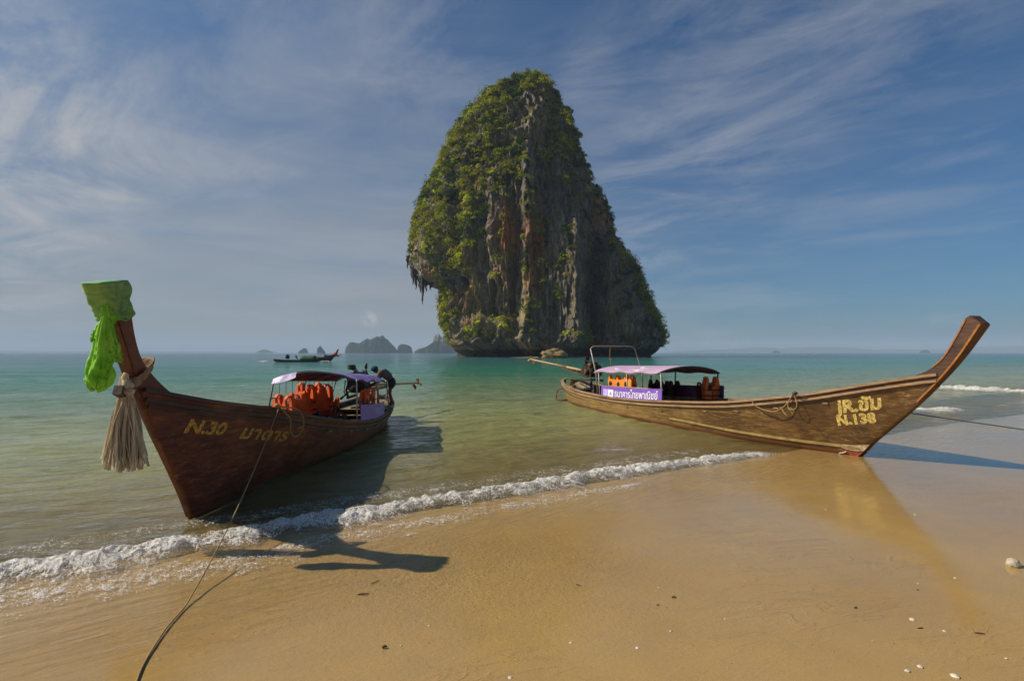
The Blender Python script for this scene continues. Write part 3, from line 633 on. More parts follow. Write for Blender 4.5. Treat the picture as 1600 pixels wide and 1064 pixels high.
    c = c * (1 - 0.68 * sstep(845, 885, PX) * (1 - sstep(368, 380, np.abs(PX - 500))))[..., None]  # shade of the right-hand face painted into the stone, just past the prow
    c = c + (ochre * .8 - c) * (sstep(0.05, 0.45, n3) * 0.45 * sstep(860, 780, PX))[..., None]
    st = np.zeros_like(PX)
    for a_, b_, sx, sy, k in ((798, 400, 14, 42, 1.2), (832, 410, 12, 45, 1.2), (828, 452, 13, 32, 1.1), (752, 458, 8, 13, 1.1), (790, 440, 22, 40, .45), (925, 335, 13, 36, .9), (918, 360, 14, 22, .6), (720, 545, 14, 9, .6),
                              (745, 470, 30, 14, .5), (690, 440, 9, 16, .9), (683, 365, 4, 13, .6), (900, 525, 12, 12, .5), (1012, 470, 10, 16, .3), (932, 490, 5, 40, .35), (877, 470, 9, 50, .30), (800, 545, 40, 6, .2)):
        st = np.maximum(st, k * np.exp(-((PX - a_) / sx) ** 2 - ((PYY - b_) / sy) ** 2))
    st = st * (0.65 + 0.8 * (n2 + 0.3)) ; st = np.clip(st, 0, 1)[..., None]
    rc = rust + (ochre - rust) * sstep(-0.1, 0.3, n3)[..., None]
    c = c + (rc - c) * st * 0.85 * (Sn[..., None] < 0.2)
    ribp = (np.exp(-((PX - 877) / 9) ** 2) * sstep(380, 420, PYY) * sstep(545, 520, PYY))[..., None]
    c = c + (np.array([0.22, 0.18, 0.12]) - c) * ribp * 0.7
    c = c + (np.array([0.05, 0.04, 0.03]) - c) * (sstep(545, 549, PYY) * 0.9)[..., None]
    c = np.clip(c, 0.012, 0.8)
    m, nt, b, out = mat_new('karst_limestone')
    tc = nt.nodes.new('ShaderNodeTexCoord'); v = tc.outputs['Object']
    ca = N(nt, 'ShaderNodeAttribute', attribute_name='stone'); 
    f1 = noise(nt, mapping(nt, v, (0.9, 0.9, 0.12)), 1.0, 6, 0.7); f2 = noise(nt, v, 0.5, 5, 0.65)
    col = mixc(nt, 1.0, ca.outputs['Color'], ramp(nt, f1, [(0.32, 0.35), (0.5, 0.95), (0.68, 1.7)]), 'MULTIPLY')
    moss = ramp(nt, mth(nt, 'ADD', mth(nt, 'MULTIPLY', f2, 0.7), mth(nt, 'MULTIPLY', f1, 0.3)), [(0.53, 0), (0.63, 0.7)])
    col = mixc(nt, moss, col, (0.032, 0.042, 0.015))
    L(nt, col, b.inputs['Base Color']); b.inputs['Roughness'].default_value = 0.9; b.inputs['Specular IOR Level'].default_value = 0.15
    bp = N(nt, 'ShaderNodeBump', i_Strength=1.0, i_Distance=2.2); L(nt, mth(nt, 'ADD', f1, mth(nt, 'MULTIPLY', f2, 0.5)), bp.inputs['Height']); L(nt, bp.outputs[0], b.inputs['Normal'])
    F = grid_faces(nz, nth, wrap=True)[:, ::-1]
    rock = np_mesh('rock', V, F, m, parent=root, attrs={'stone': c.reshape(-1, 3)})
    # stalactites along the left overhang
    for i, (px, p0, p1, w) in enumerate([(664, 430, 478, 3.0), (664, 434, 472, 3.4), (660, 434, 460, 2.6), (668, 436, 458, 3.2), (652, 424, 454, 4.0), (647, 420, 447, 3.0), (656, 428, 450, 3.5), (673, 438, 454, 3.4), (643, 412, 436, 2.6),
                                         (678, 440, 452, 2.6), (661, 432, 446, 5.0), (649, 424, 440, 4.5), (671, 430, 446, 5.0), (639, 402, 422, 2.6), (655, 420, 441, 6), (665, 425, 444, 6)]):
        mb = MB(); x0 = float(xof(px)) - 20; z0, z1 = float(zof(p0)), float(zof(p1)); yy = -4.0 + (i * 37 % 9) - 4
        r0 = w * mpp; pts = []; rs = []
        for k in range(7):
            q = k / 6; pts.append((x0 + math.sin(k * 2.1 + i) * 0.25, yy, z0 + (z1 - z0) * q)); rs.append(r0 * (1 - q) ** 0.8 * (1 + 0.25 * math.sin(k * 3 + i * 2)) + 0.12)
        mb.tube(pts, rs, 9); mb.build('stalactite', M['stal'], root, smooth=True)
    # scrub and small trees clinging to the rock
    nb_try = 26000
    iz = rng.integers(2, nz - 22, nb_try); it = rng.integers(0, nth, nb_try)
    bx, by, bz = X2[iz, it], Y2[iz, it], Z2[iz, it]; ppx = bx / mpp + 800; ppy = PYY[iz, it]; snn = Sn[0, it]
    bd = np.interp(ppy, [111, 150, 185, 215, 240, 300, 335, 350, 380, 420, 450, 500, 540], [990, 880, 812, 790, 800, 812, 805, 778, 762, 742, 722, 722, 712])
    nzv = fbm(bx * 0.05, by * 0.05, bz * 0.035, seed=201, oct=4)
    prob = sstep(14, -10, ppx - bd + 18 * nzv) * (0.82 + 0.9 * nzv)
    xre = np.interp(ppy, [p[1] for p in Rp], [p[0] for p in Rp])
    prob = np.maximum(prob, sstep(34, 12, xre - ppx) * (ppy < 395) * (0.7 + nzv))
    prob = np.maximum(prob, sstep(0, 14, ppx - (935 + (ppy - 415) * 0.62)) * (ppy > 405) * (ppy < 545) * (0.85 + 1.0 * nzv))
    for a_, b_, sx, sy, k in ((905, 536, 20, 9, 1.0), (958, 538, 14, 8, .9), (790, 505, 26, 10, .55), (800, 524, 11, 8, .8), (752, 518, 25, 14, .5), (865, 440, 9, 60, .6), (860, 250, 22, 60, .55), (885, 250, 14, 70, .7), (905, 480, 12, 40, .4), (880, 320, 20, 30, .4), (845, 150, 20, 25, .9), (700, 400, 20, 60, .3), (960, 440, 18, 14, .8), (820, 500, 14, 30, .35)):
        prob = np.maximum(prob, k * np.exp(-((ppx - a_) / sx) ** 2 - ((ppy - b_) / sy) ** 2) * (1 + .6 * nzv))
    prob = np.maximum(prob, 0.05 + 0.1 * (nzv > 0.2))
    rockpatch = np.exp(-((ppx - 655) / 16) ** 2 - ((ppy - 405) / 30) ** 2) * 0.8 + np.exp(-((ppx - 800) / 8) ** 2 - ((ppy - 215) / 20) ** 2) * .8 + np.exp(-((ppx - 782) / 7) ** 2 - ((ppy - 250) / 20) ** 2) * .7
    prob = prob - rockpatch
    prob = prob - 1.5 * ((ppx < 690) & (ppy > 418) & (ppy < 468)) - 1.0 * ((ppx < 700) & (ppy > 528))
    prob = np.where(snn > 0.35, prob * 0.25, prob)
    keep = rng.random(nb_try) < np.clip(prob, 0, 1) * 0.50
    bx, by, bz, snn, ppx, ppy = bx[keep], by[keep], bz[keep], snn[keep], ppx[keep], ppy[keep]
    th_k = it[keep]; nbx = nx[iz[keep], th_k]; nby = ny[iz[keep], th_k]
    nb = len(bx); rad = np.exp(rng.normal(0.72, 0.38, nb)).clip(.9, 5.2)
    rad = np.where(ppy < 145, rad * 0.8, rad); xle = np.interp(ppy, [p[1] for p in Lp], [p[0] for p in Lp]); rad = np.where(ppx < xle + 8, rad * .6, rad); rad = np.where((ppx > xre[keep] - 26) & (ppy < 400), rad * .6, rad)
    bx = bx + nbx * rad * 0.35; by = by + nby * rad * 0.35; bz = bz + rad * 0.25
    nl = 90
    dirs = rng.normal(size=(nb, nl, 3)); dirs /= np.linalg.norm(dirs, axis=2)[..., None]; dirs[..., 2] = np.abs(dirs[..., 2]) * 1.0 - 0.35
    rr = rad[:, None] * rng.uniform(0.55, 1.08, (nb, nl))
    P_ = np.stack([bx, by, bz], -1)[:, None] + dirs * rr[..., None] * np.stack([np.ones(nb), np.ones(nb), rng.choice([.7, .85, 1.1, 1.9], nb)], -1)[:, None]
    nrm = dirs + rng.normal(0, .45, dirs.shape); nrm /= np.linalg.norm(nrm, axis=2)[..., None]
    t1 = np.cross(nrm, rng.normal(size=nrm.shape)); t1 /= np.linalg.norm(t1, axis=2)[..., None]; t2 = np.cross(nrm, t1)
    sz = rng.uniform(0.28, 0.68, (nb, nl))[..., None]
    tri = np.stack([P_ - t1 * sz * .6 - t2 * sz * .5, P_ + t1 * sz * .7 - t2 * sz * .2, P_ + t2 * sz * .9 - t1 * sz * .1], 2).reshape(-1, 3)
    FF = np.arange(len(tri)).reshape(-1, 3)
    hue = rng.random(nb); yel = (fbm(bx * 0.08, by * 0.08, bz * 0.08, seed=205) + 0.25 * rng.normal(size=nb))
    c0 = np.array([0.042, 0.078, 0.014]); c1 = np.array([0.31, 0.30, 0.020]); c2 = np.array([0.42, 0.48, 0.02]); c3 = np.array([0.20, 0.165, 0.035])
    lc = c0 + (c1 - c0) * sstep(-0.35, 0.35, yel)[:, None]; lc = np.where((hue > .955)[:, None] & (ppx < 800)[:, None], c2, lc); lc = np.where((hue < .10)[:, None], c3, lc)
    lc = lc * (0.72 + 0.55 * rng.random(nb))[:, None]
    lc = (lc[:, None] * rng.uniform(.75, 1.25, (nb, nl, 1))).reshape(-1, 3); lc = np.repeat(lc, 3, axis=0)
    m2, nt2, b2, out2 = mat_new('scrub_leaves')
    ca2 = N(nt2, 'ShaderNodeAttribute', attribute_name='leaf')
    df = nt2.nodes.new('ShaderNodeBsdfDiffuse'); L(nt2, ca2.outputs['Color'], df.inputs[0])
    tl = nt2.nodes.new('ShaderNodeBsdfTranslucent'); L(nt2, mixc(nt2, 1.0, ca2.outputs['Color'], (1.2, 1.3, 0.6), 'MULTIPLY'), tl.inputs[0])
    mx = N(nt2, 'ShaderNodeMixShader', i_0=0.3); L(nt2, df.outputs[0], mx.inputs[1]); L(nt2, tl.outputs[0], mx.inputs[2]); L(nt2, mx.outputs[0], out2.inputs[0])
    tri[:, 0] -= 20.0
    fo = np_mesh('foliage', tri, FF, m2, parent=root, smooth=False, attrs={'leaf': lc}); fo['kind'] = 'stuff'
    print('bushes', nb)
M['stal'] = simple('stalactite_stone', (0.075, 0.062, 0.048), 0.95, 0.6, 0.5, 0.8)
build_island()

def rock_blob(name, c, r, seed, mat, amp=0.35, sub=(48, 26), label=None, cat=None, flat=1.0):
    nu, nv = sub; th = np.linspace(0, 2 * np.pi, nu, endpoint=False)[None, :]; ph = np.linspace(0.001, np.pi - 0.001, nv)[:, None]
    x = np.sin(ph) * np.cos(th); y = np.sin(ph) * np.sin(th); z = np.cos(ph) + 0 * th
    k = 1 + amp * fbm(x * 1.6 + seed, y * 1.6, z * 2.6, seed=seed, oct=4, gain=.6)
    V = np.stack([x * k * r[0], y * k * r[1], z * k * r[2]], -1).reshape(-1, 3)
    o = np_mesh(name, V, grid_faces(nv, nu, True)[:, ::-1], mat); o.location = c
    if label: tag(o, label, cat)
    return o
M['boulder'] = simple('ochre_boulder', (0.30, 0.20, 0.08), 0.9, 0.6, 0.8, 1.0)
M['boulder'].node_tree.nodes['Bump'].inputs['Distance'].default_value = 0.4
bl = Pz(866, 559.5, 0); rock_blob('boulder', (bl.x, bl.y, 1.2), (5.2, 3.0, 2.6), 301, M['boulder'], 0.5, (64, 34), 'low yellow boulder in the water at the foot of the island', 'rock')
s1 = Pz(905, 558.6, 0)
lo = rock_blob('sand_bar', (s1.x, s1.y + 2, -0.3), (34, 5, 0.75), 305, simple('bar_sand', (0.30, 0.22, 0.10), 0.9, .3, 1, .3), 0.15, (64, 12)); tag(lo, 'thin strip of pale sand showing at the island foot', kind='structure')

# ------------------------------------------------------------------ far islands, haze
def far_mat(name, c1, c2):
    m, nt, b, out = mat_new(name)
    tc = nt.nodes.new('ShaderNodeTexCoord'); v = tc.outputs['Object']
    n = noise(nt, mapping(nt, v, (1, 1, 0.35)), 0.035, 7, 0.7)
    L(nt, ramp(nt, n, [(0.42, c1), (0.6, c2)]), b.inputs['Base Color']); b.inputs['Roughness'].default_value = 1.0; b.inputs['Specular IOR Level'].default_value = 0.0
    return m
M['far_green'] = far_mat('far_forest', (0.018, 0.034, 0.014), (0.045, 0.06, 0.025))
M['far_cliff'] = far_mat('far_cliff', (0.03, 0.045, 0.02), (0.30, 0.24, 0.17))
def far_island(name, prof, Y, mat, label, depth=0.5, seed=0, kind=None, cat='island'):
    """prof: (px, py_top) outline seen from the beach; the island is a solid with rounded front and back"""
    px = np.linspace(prof[0][0], prof[-1][0], 150); top = np.interp(px, [p[0] for p in prof], [p[1] for p in prof])
    x = (px - 800) / FPX * Y; h = (HZ - top) / FPX * Y + CAMH
    h = np.maximum(h + 0.07 * h * fbm(x * 40 / Y * 3, 0 * x, seed=seed) * 2, 0.3); wd = (x[-1] - x[0]) * depth
    v = np.linspace(-1, 1, 40)
    e = np.sqrt(np.clip(1 - ((np.arange(150) / 149.0) * 2 - 1) ** 2, 0.02, 1))
    Xg = np.repeat(x[:, None], 40, 1); Yg = v[None, :] * wd * 0.5 * e[:, None]
    pf = (1 - np.abs(v) ** 3.5)[None, :]
    Zg = h[:, None] * pf * (1 + 0.10 * fbm(Xg * 12 / (x[-1] - x[0]), Yg * 12 / (x[-1] - x[0]), seed=seed + 3)) - 1.0
    Yg = Yg + wd * 0.06 * fbm(Xg * 14 / (x[-1] - x[0]), Zg * 14 / (x[-1] - x[0]), seed=seed + 5)
    xm = float(x.mean())
    o = np_mesh(name, np.c_[(Xg - xm).ravel(), Yg.ravel(), Zg.ravel()], grid_faces(150, 40), mat); o.location = (xm, Y + wd * 0.5, 0)
    tag(o, label, None if kind else cat, kind=kind); return o
far_island('distant_island', [(533, 550), (535, 541), (540, 535), (549, 535.5), (556, 536.5), (567, 530), (579, 527.5), (584, 525.5), (592, 526), (600, 531), (610, 541), (619, 550.5)], 2600, M['far_green'], 'large hazy forested island with a rounded hump on the horizon', seed=1)
far_island('distant_island', [(619, 550), (621, 541), (627, 538), (636, 538.5), (641, 542), (644, 550.5)], 2700, M['far_green'], 'small flat-topped hazy islet between the hump island and the far cliff', seed=2)
far_island('distant_headland', [(645, 549), (652, 545), (663, 541.5), (675, 534), (690, 533), (706, 535), (730, 540)], 2350, M['far_green'], 'low green headland running out beneath the far pale cliff', seed=3, cat='headland', depth=.3)
far_island('distant_cliff', [(674.5, 549), (675.5, 527), (677, 521), (681, 520), (686, 521), (689, 528), (692, 527), (697, 523), (702, 525), (708, 530), (720, 548)], 2450, M['far_cliff'], 'far pale limestone cliff half hidden beside the big stack', seed=4, cat='cliff', depth=.5)
far_island('distant_rock', [(494, 550), (495, 543), (499, 540.5), (503, 545), (507, 549.5)], 2500, M['far_green'], 'small dark sea rock just left of the hump island', seed=5, cat='rock')
far_island('distant_rock', [(464, 550), (468, 547.5), (473, 543.5), (477, 544), (480, 550)], 3000, M['far_green'], 'small double rock above the green canopy of the passing boat', seed=6, cat='rock')
far_island('distant_island', [(396, 550.4), (404, 547), (410, 545.5), (416, 547.5), (424, 550)], 5800, M['far_green'], 'very faint pale islet left of the passing boat', seed=7)
far_island('distant_island', [(1208, 550.5), (1211, 548), (1215, 547), (1218, 548.5), (1221, 550.5)], 5200, M['far_green'], 'tiny faint islet above the mid rail of the right boat', seed=8)
far_island('distant_island', [(1440, 550.5), (1443, 547.5), (1449, 546.5), (1454, 548), (1457, 550.5)], 4800, M['far_green'], 'tiny faint islet just left of the right upturned bow', seed=9)
far_island('distant_hills', [(1050, 550.8), (1100, 547), (1160, 546), (1200, 543), (1222, 541.5), (1245, 545.5), (1275, 542.5), (1330, 541.5), (1365, 543), (1400, 546.5), (1460, 545), (1520, 547), (1600, 541), (1680, 539), (1800, 545), (1900, 550)], 9000, M['far_green'], 'faint blue hills along the right horizon', kind='structure', seed=10, depth=.15)
far_island('distant_coast', [(-200, 550), (-60, 547.5), (60, 549), (150, 548.3), (260, 549.2), (330, 549.5), (420, 550.6)], 9300, M['far_green'], 'faint low coast on the left horizon', kind='structure', seed=11, depth=.1)

def build_haze():
    mb = MB(); mb.box((0, 5600, 104), (23600, 12200, 228))
    m = bpy.data.materials.new('haze'); m.use_nodes = True; nt = m.node_tree; nt.nodes.clear()
    out = nt.nodes.new('ShaderNodeOutputMaterial'); pv = nt.nodes.new('ShaderNodeVolumePrincipled')
    pv.inputs['Color'].default_value = (0.62, 0.80, 1.0, 1); pv.inputs['Density'].default_value = 0.00014; pv.inputs['Anisotropy'].default_value = 0.0
    L(nt, pv.outputs[0], out.inputs['Volume'])
    o = mb.build('haze', m); tag(o, 'thin pale sea haze over the bay', kind='stuff')
build_haze()

# ------------------------------------------------------------------ longtail boats
def interp(x, tab):
    xs = [a for a, _ in tab]; ys = [b for _, b in tab]
    if xs[0] > xs[-1]: xs, ys = xs[::-1], ys[::-1]
    # monotone-ish smooth interpolation (cubic Hermite with finite differences)
    if x <= xs[0]: return ys[0]
    if x >= xs[-1]: return ys[-1]
    i = max(j for j in range(len(xs)) if xs[j] <= x); i = min(i, len(xs) - 2)
    def sl(j):
        if j == 0: return (ys[1] - ys[0]) / (xs[1] - xs[0])
        if j == len(xs) - 1: return (ys[-1] - ys[-2]) / (xs[-1] - xs[-2])
        a = (ys[j] - ys[j - 1]) / (xs[j] - xs[j - 1]); b = (ys[j + 1] - ys[j]) / (xs[j + 1] - xs[j])
        return 0 if a * b <= 0 else 2 * a * b / (a + b)
    hh = xs[i + 1] - xs[i]; q = (x - xs[i]) / hh; m0, m1 = sl(i), sl(i + 1)
    return (2 * q ** 3 - 3 * q * q + 1) * ys[i] + (q ** 3 - 2 * q * q + q) * hh * m0 + (-2 * q ** 3 + 3 * q * q) * ys[i + 1] + (q ** 3 - q * q) * hh * m1

class Boat:
    """local frame: X forward (bow), Y to port, Z up, origin under the forefoot at the waterline"""
    def __init__(s, root, beam, sheer, wl, keel, front, t0, t1):
        s.root = root; s.beam = lambda t: interp(t, beam); s.sheer = lambda t: interp(t, sheer); s.wlb = lambda t: interp(t, wl)
        s.keelz = lambda t: interp(t, keel) if t <= 0 else interp(t, front); s.t0, s.t1 = t0, t1
    def side(s, t, z, sgn, off=0.0):
        """point on the outer skin at station t, height z"""
        g, k, b = s.sheer(t), s.keelz(t), s.beam(t)
        w = s.wlb(t) if t < 0 else 0.045
        zw = 0.0 if t < 0 else k
        w = min(w, b * 0.98)
        if z >= zw:
            u = (z - zw) / max(g - zw, 1e-3); y = w + (b - w) * (u ** 0.8)
        else:
            u = (z - k) / max(zw - k, 1e-3); y = 0.03 + (w - 0.03) * max(u, 0) ** 0.55
        return Vector((t, sgn * (y + off), z))
    def nrm(s, t, z, sgn):
        a = s.side(t + .03, z, sgn) - s.side(t - .03, z, sgn); b = s.side(t, z + .02, sgn) - s.side(t, z - .02, sgn)
        n = a.cross(b).normalized(); return n if n.y * sgn > 0 else -n
    def stations(s, n=70):
        # denser at both ends
        return [s.t0 + (s.t1 - s.t0) * (0.5 - 0.5 * math.cos(math.pi * i / (n - 1))) * 1.0 for i in range(n)]
    def hull(s, mat, inner, nz=18, thick=0.045, floor=0.12):
        st = s.stations(); rows = []
        for t in st:
            k, g = s.keelz(t), s.sheer(t)
            zs = [k + (g - k) * (j / nz) ** 1.3 for j in range(nz + 1)]
            rows.append([s.side(t, z, -1) for z in reversed(zs)] + [s.side(t, z, 1) for z in zs])
        MB().grid(rows).build('hull', mat, s.root, smooth=True, recalc=True)
        rows = []
        for t in st:
            if t > s.t1 - 0.25 or t < s.t0 + 0.12: continue
            k, g = s.keelz(t), s.sheer(t) - 0.01; lo = max(k + 0.06, floor if t < -1 else k + 0.12)
            if lo > g - 0.05: continue
            zs = [lo + (g - lo) * j / 8 for j in range(9)]
            f = lambda t_, z_, sg: Vector((t_, sg * max(abs(s.side(t_, z_, sg).y) - thick, 0.004), z_))
            rows.append([f(t, z, -1) for z in reversed(zs)] + [f(t, z, 1) for z in zs])
        MB().grid(rows).build('inner_planking', inner, s.root, smooth=True)
    def floor(s, mat, z, half, n):
        for y in np.linspace(-half, half, n):
            ok = [t for t in np.linspace(s.t0, s.t1, 200) if t < -.5 and abs(s.side(t, z, 1).y) > abs(y) + .16]
            if len(ok) > 4: MB().box(((ok[0] + ok[-1]) / 2, y, z), (ok[-1] - ok[0], 1.86 * half / n, .03)).build('floor_board', mat, s.root)
    def line(s, sgn, dz=0.0, off=0.0, n=60, a=None, b=None):
        a = s.t0 if a is None else a; b = s.t1 if b is None else b; out = []
        for i in range(n):
            t = a + (b - a) * i / (n - 1); z = s.sheer(t) + dz; p = s.side(t, z, sgn, off); out.append(p)
        return out
    def sweep_side(s, name, mat, sgn, dz, w, h, off, a=None, b=None, n=70, bevel=0.006):
        MB().sweep(s.line(sgn, dz, off, n, a, b), w, h).build(name, mat, s.root, bevel=0)

def prism_ty(poly, half, top_half=None, chamfer=0.0):
    """plank with outline poly in (t, z), thickness 2*half (may widen with height)"""
    zs = [p[1] for p in poly]; z0, z1 = min(zs), max(zs)
    def w(p): 
        q = (p[1] - z0) / (z1 - z0); return half + ((top_half or half) - half) * q ** 1.7
    return MB().prism(poly, lambda p, sd_: Vector((p[0], sd_ * w(p), p[1])))
def smooth_poly(pts, n):
    ts = np.linspace(0, len(pts) - 1, n); tab_x = [(i, p[0]) for i, p in enumerate(pts)]; tab_z = [(i, p[1]) for i, p in enumerate(pts)]
    return [(interp(t, tab_x), interp(t, tab_z)) for t in ts]

def text_mesh(txt, size, offset=0.0, shear=0.0, space=1.0):
    cu = bpy.data.curves.new('lettering_tmp', 'FONT'); cu.body = txt; cu.size = size; cu.offset = offset; cu.shear = shear; cu.space_character = space
    cu.resolution_u = 3; o = bpy.data.objects.new('lettering_tmp', cu); COL.objects.link(o)
    bpy.context.view_layer.update(); dg = bpy.context.evaluated_depsgraph_get()
    me = bpy.data.meshes.new_from_object(o.evaluated_get(dg)); bpy.data.objects.remove(o); bpy.data.curves.remove(cu)
    import bmesh
    bm = bmesh.new(); bm.from_mesh(me); bmesh.ops.triangulate(bm, faces=bm.faces)
    long_ = [e for e in bm.edges if e.calc_length() > size * .25]
    bmesh.ops.subdivide_edges(bm, edges=long_, cuts=1); bmesh.ops.triangulate(bm, faces=bm.faces)
    bm.to_mesh(me); bm.free(); return me
def lettering(txt, size, fn, mat, parent, name='lettering', **kw):
    me = text_mesh(txt, size, **kw)
    for v in me.vertices: v.co = fn(v.co.x, v.co.y)
    me.materials.clear(); me.materials.append(mat); me.name = name
    o = bpy.data.objects.new(name, me); COL.objects.link(o); o.parent = parent; return o

def engine_mb(c, sc=1.0, seed=0):
    """oily car engine on its cradle; returned as several meshes"""
    R_ = random.Random(seed); c = Vector(c); q = lambda x, y, z: c + Vector((x, y, z)) * sc
    blk = MB(); blk.box(q(0, 0, .22), (.62 * sc, .34 * sc, .36 * sc)); blk.box(q(.02, 0, .46), (.50 * sc, .24 * sc, .16 * sc)); blk.box(q(-.38, 0, .2), (.2 * sc, .28 * sc, .28 * sc))
    blk.tube([q(.30, 0, .25), q(.42, 0, .25)], .17 * sc, 14); blk.tube([q(.42, 0, .25), q(.45, 0, .25)], .21 * sc, 16)
    aux = MB()
    for i in range(4): aux.tube([q(-.2 + i * .13, .13, .44), q(-.2 + i * .13, .24, .42), q(-.2 + i * .13, .27, .33)], .028 * sc, 7)
    aux.tube([q(-.25, .27, .33), q(.25, .27, .33)], .035 * sc, 8); aux.tube([q(-.1, -.1, .52), q(-.1, -.18, .62), q(.05, -.2, .64)], .05 * sc, 9)
    blk.tube([q(.05, -.2, .60), q(.05, -.2, .72)], .10 * sc, 14); aux.tube([q(.1, -.24, .1), q(.1, -.24, .3)], .06 * sc, 10); aux.box(q(.28, -.16, .45), (.14 * sc, .12 * sc, .14 * sc))
    hose = MB()
    for i in range(9):
        a = q(R_.uniform(-.4, .4), R_.uniform(-.22, .22), R_.uniform(.1, .5)); b_ = q(R_.uniform(-.4, .4), R_.uniform(-.26, .26), R_.uniform(.1, .6)); m_ = (a + b_) / 2 + Vector((R_.uniform(-.1, .1), R_.uniform(-.12, .12), R_.uniform(.05, .22))) * sc
        hose.tube([a, (a + m_) / 2 + Vector((0, 0, .05)), m_, (b_ + m_) / 2 + Vector((0, 0, .03)), b_], .013 * sc, 6)
    fan = MB(); fan.tube([q(.47, 0, .25), q(.49, 0, .25)], .05 * sc, 8)
    for i in range(5):
        an = i * 2 * math.pi / 5; d = Vector((0, math.cos(an), math.sin(an)))
        fan.sweep([q(.48, 0, .25) + d * .03 * sc, q(.48, 0, .25) + d * .17 * sc], .05 * sc, .012 * sc, up=(1, 0, 0.3))
    return blk, aux, hose, fan
def make_engine(root, c, prop, sc=1.0, seed=0, handle=None, exhaust=None):
    e = empty('engine', c); e.parent = root; z = Vector(c)
    blk, aux, hose, fan = engine_mb((0, 0, 0), sc, seed)
    blk.build('engine_block', M['engine'], e, bevel=.015); aux.build('manifold', M['rust'], e, smooth=True)['kind'] = 'stuff'; hose.build('hoses', M['black'], e, smooth=True); fan.build('fan', M['metal_d'], e)
    P1 = Vector(prop) - z; d = P1.normalized(); p0 = d * .35 * sc + Vector((0, 0, .18 * sc))
    MB().tube([p0, p0 + (P1 - p0) * .3], .055, 10).tube([p0 + (P1 - p0) * .3, P1], .040, 10).build('drive_shaft', M['brass'], e, smooth=True)
    fr = MB(); nn = d.cross(Vector((0, 0, 1))).normalized()
    for sg in (-1, 1): fr.tube([nn * .16 * sg * sc + Vector((0, 0, .04)), nn * .07 * sg + p0 + (P1 - p0) * .38 - Vector((0, 0, .06))], .022, 7)
    for q in (.1, .2, .3): fr.tube([p0 + (P1 - p0) * q + nn * .12 - Vector((0, 0, .08)), p0 + (P1 - p0) * q - nn * .12 - Vector((0, 0, .08))], .016, 6)
    fr.build('shaft_frame', M['rust'], e, smooth=True)
    pr = MB(); pr.tube([P1 - d * .02, P1 + d * .12], [.05, .03], 9)
    for i in range(3):
        an = i * 2 * math.pi / 3 + .4; u = (nn * math.cos(an) + d.cross(nn) * math.sin(an)); w = d.cross(u)
        pr.grid([[P1 + d * .05 + u * r_ + w * (k - 1) * ww + d * (k - 1) * .035 for k in range(3)] for r_, ww in ((.03, .02), (.09, .055), (.15, .05), (.18, .015))])
    pr.build('propeller', M['brass'], e, smooth=True, recalc=False, solid=.008)
    fn = MB(); b0 = P1 - d * .12; fn.prism([(0, -.03), (.30, -.30), (.42, -.22), (.30, -.04)], lambda p, s_: b0 - d * .35 + d * p[0] * .9 + Vector((0, 0, p[1] * .8)) + nn * s_ * .008); fn.build('skeg', M['rust'], e)
    if handle is not None:
        hp = Vector(handle) - z; MB().tube([Vector((.3 * sc, 0, .3)), hp], .022, 8).tube([hp, hp + (hp - Vector((.3, 0, .3))).normalized() * .18], .032, 8).build('tiller', M['metal_d'], e, smooth=True)
    if exhaust is not None:
        ep = Vector(exhaust) - z; MB().tube([ep * 1.0 - Vector((0, 0, .55)), ep], .028, 8).tube([ep, ep + Vector((0, 0, .16))], .045, 9).build('exhaust_pipe', M['metal_d'], e, smooth=True)
    st = MB()
    for sg in (-1, 1): st.box((.0, sg * .2 * sc, -.08), (.9 * sc, .06, .08))
    st.tube([Vector((0, 0, -.1)), Vector((0, 0, -.5))], .06, 10); st.box((0, 0, -.45), (.35, .5, .08)); st.build('engine_mount', M['inner_d'], e)
    return e

def make_vest(loc, rz, label, mat, sc=1.0, tilt=0.0, group='life jackets hung in the boats', roll=0.0):
    root = empty('life_jacket', loc); root.rotation_euler = (roll, tilt, rz); root.scale = (sc, sc, sc); tag(root, label, 'life jacket', group)
    prof = [(-.24, -.28), (-.26, .02), (-.22, .22), (-.20, .30), (-.12, .30), (-.115, .14), (-.06, .07), (0.06, .07), (.115, .14), (.12, .30), (.20, .30), (.22, .22), (.26, .02), (.24, -.28), (.02, -.30), (.015, -.05), (-.015, -.05), (-.02, -.30)]
    MB().prism(prof, lambda p, s_: Vector((p[0] * (1 + .06 * s_), .05 + .045 * s_ + .02 * math.sin(p[0] * 9), p[1]))).build('front_panel', mat, root, bevel=.018)
    MB().prism([(-.22, -.28), (-.24, .1), (-.19, .28), (-.12, .29), (-.10, .18), (.10, .18), (.12, .29), (.19, .28), (.24, .1), (.22, -.28)], lambda p, s_: Vector((p[0], -.09 + .03 * s_, p[1]))).build('back_panel', mat, root, bevel=.015)
    for sx in (-1, 1): MB().sweep([(sx * .16, .05, .29), (sx * .16, .02, .335), (sx * .16, -.05, .34), (sx * .16, -.09, .285)], .08, .03).build('shoulder_strap', mat, root)
    for sy, pz in ((1, .05), (-1, .0)): MB().ball((.10 * sy, .105 if sy > 0 else -.125, pz), (.075, .02, .10), 1, .05, 12, 8).build('pocket', M['black'], root, smooth=True)
    for z in (-.02, -.18): MB().sweep([(-.265, .0, z), (-.25, .115, z), (0, .125, z - .01), (.25, .115, z), (.265, 0, z)], .008, .035).build('belt', M['black'], root)
    return root

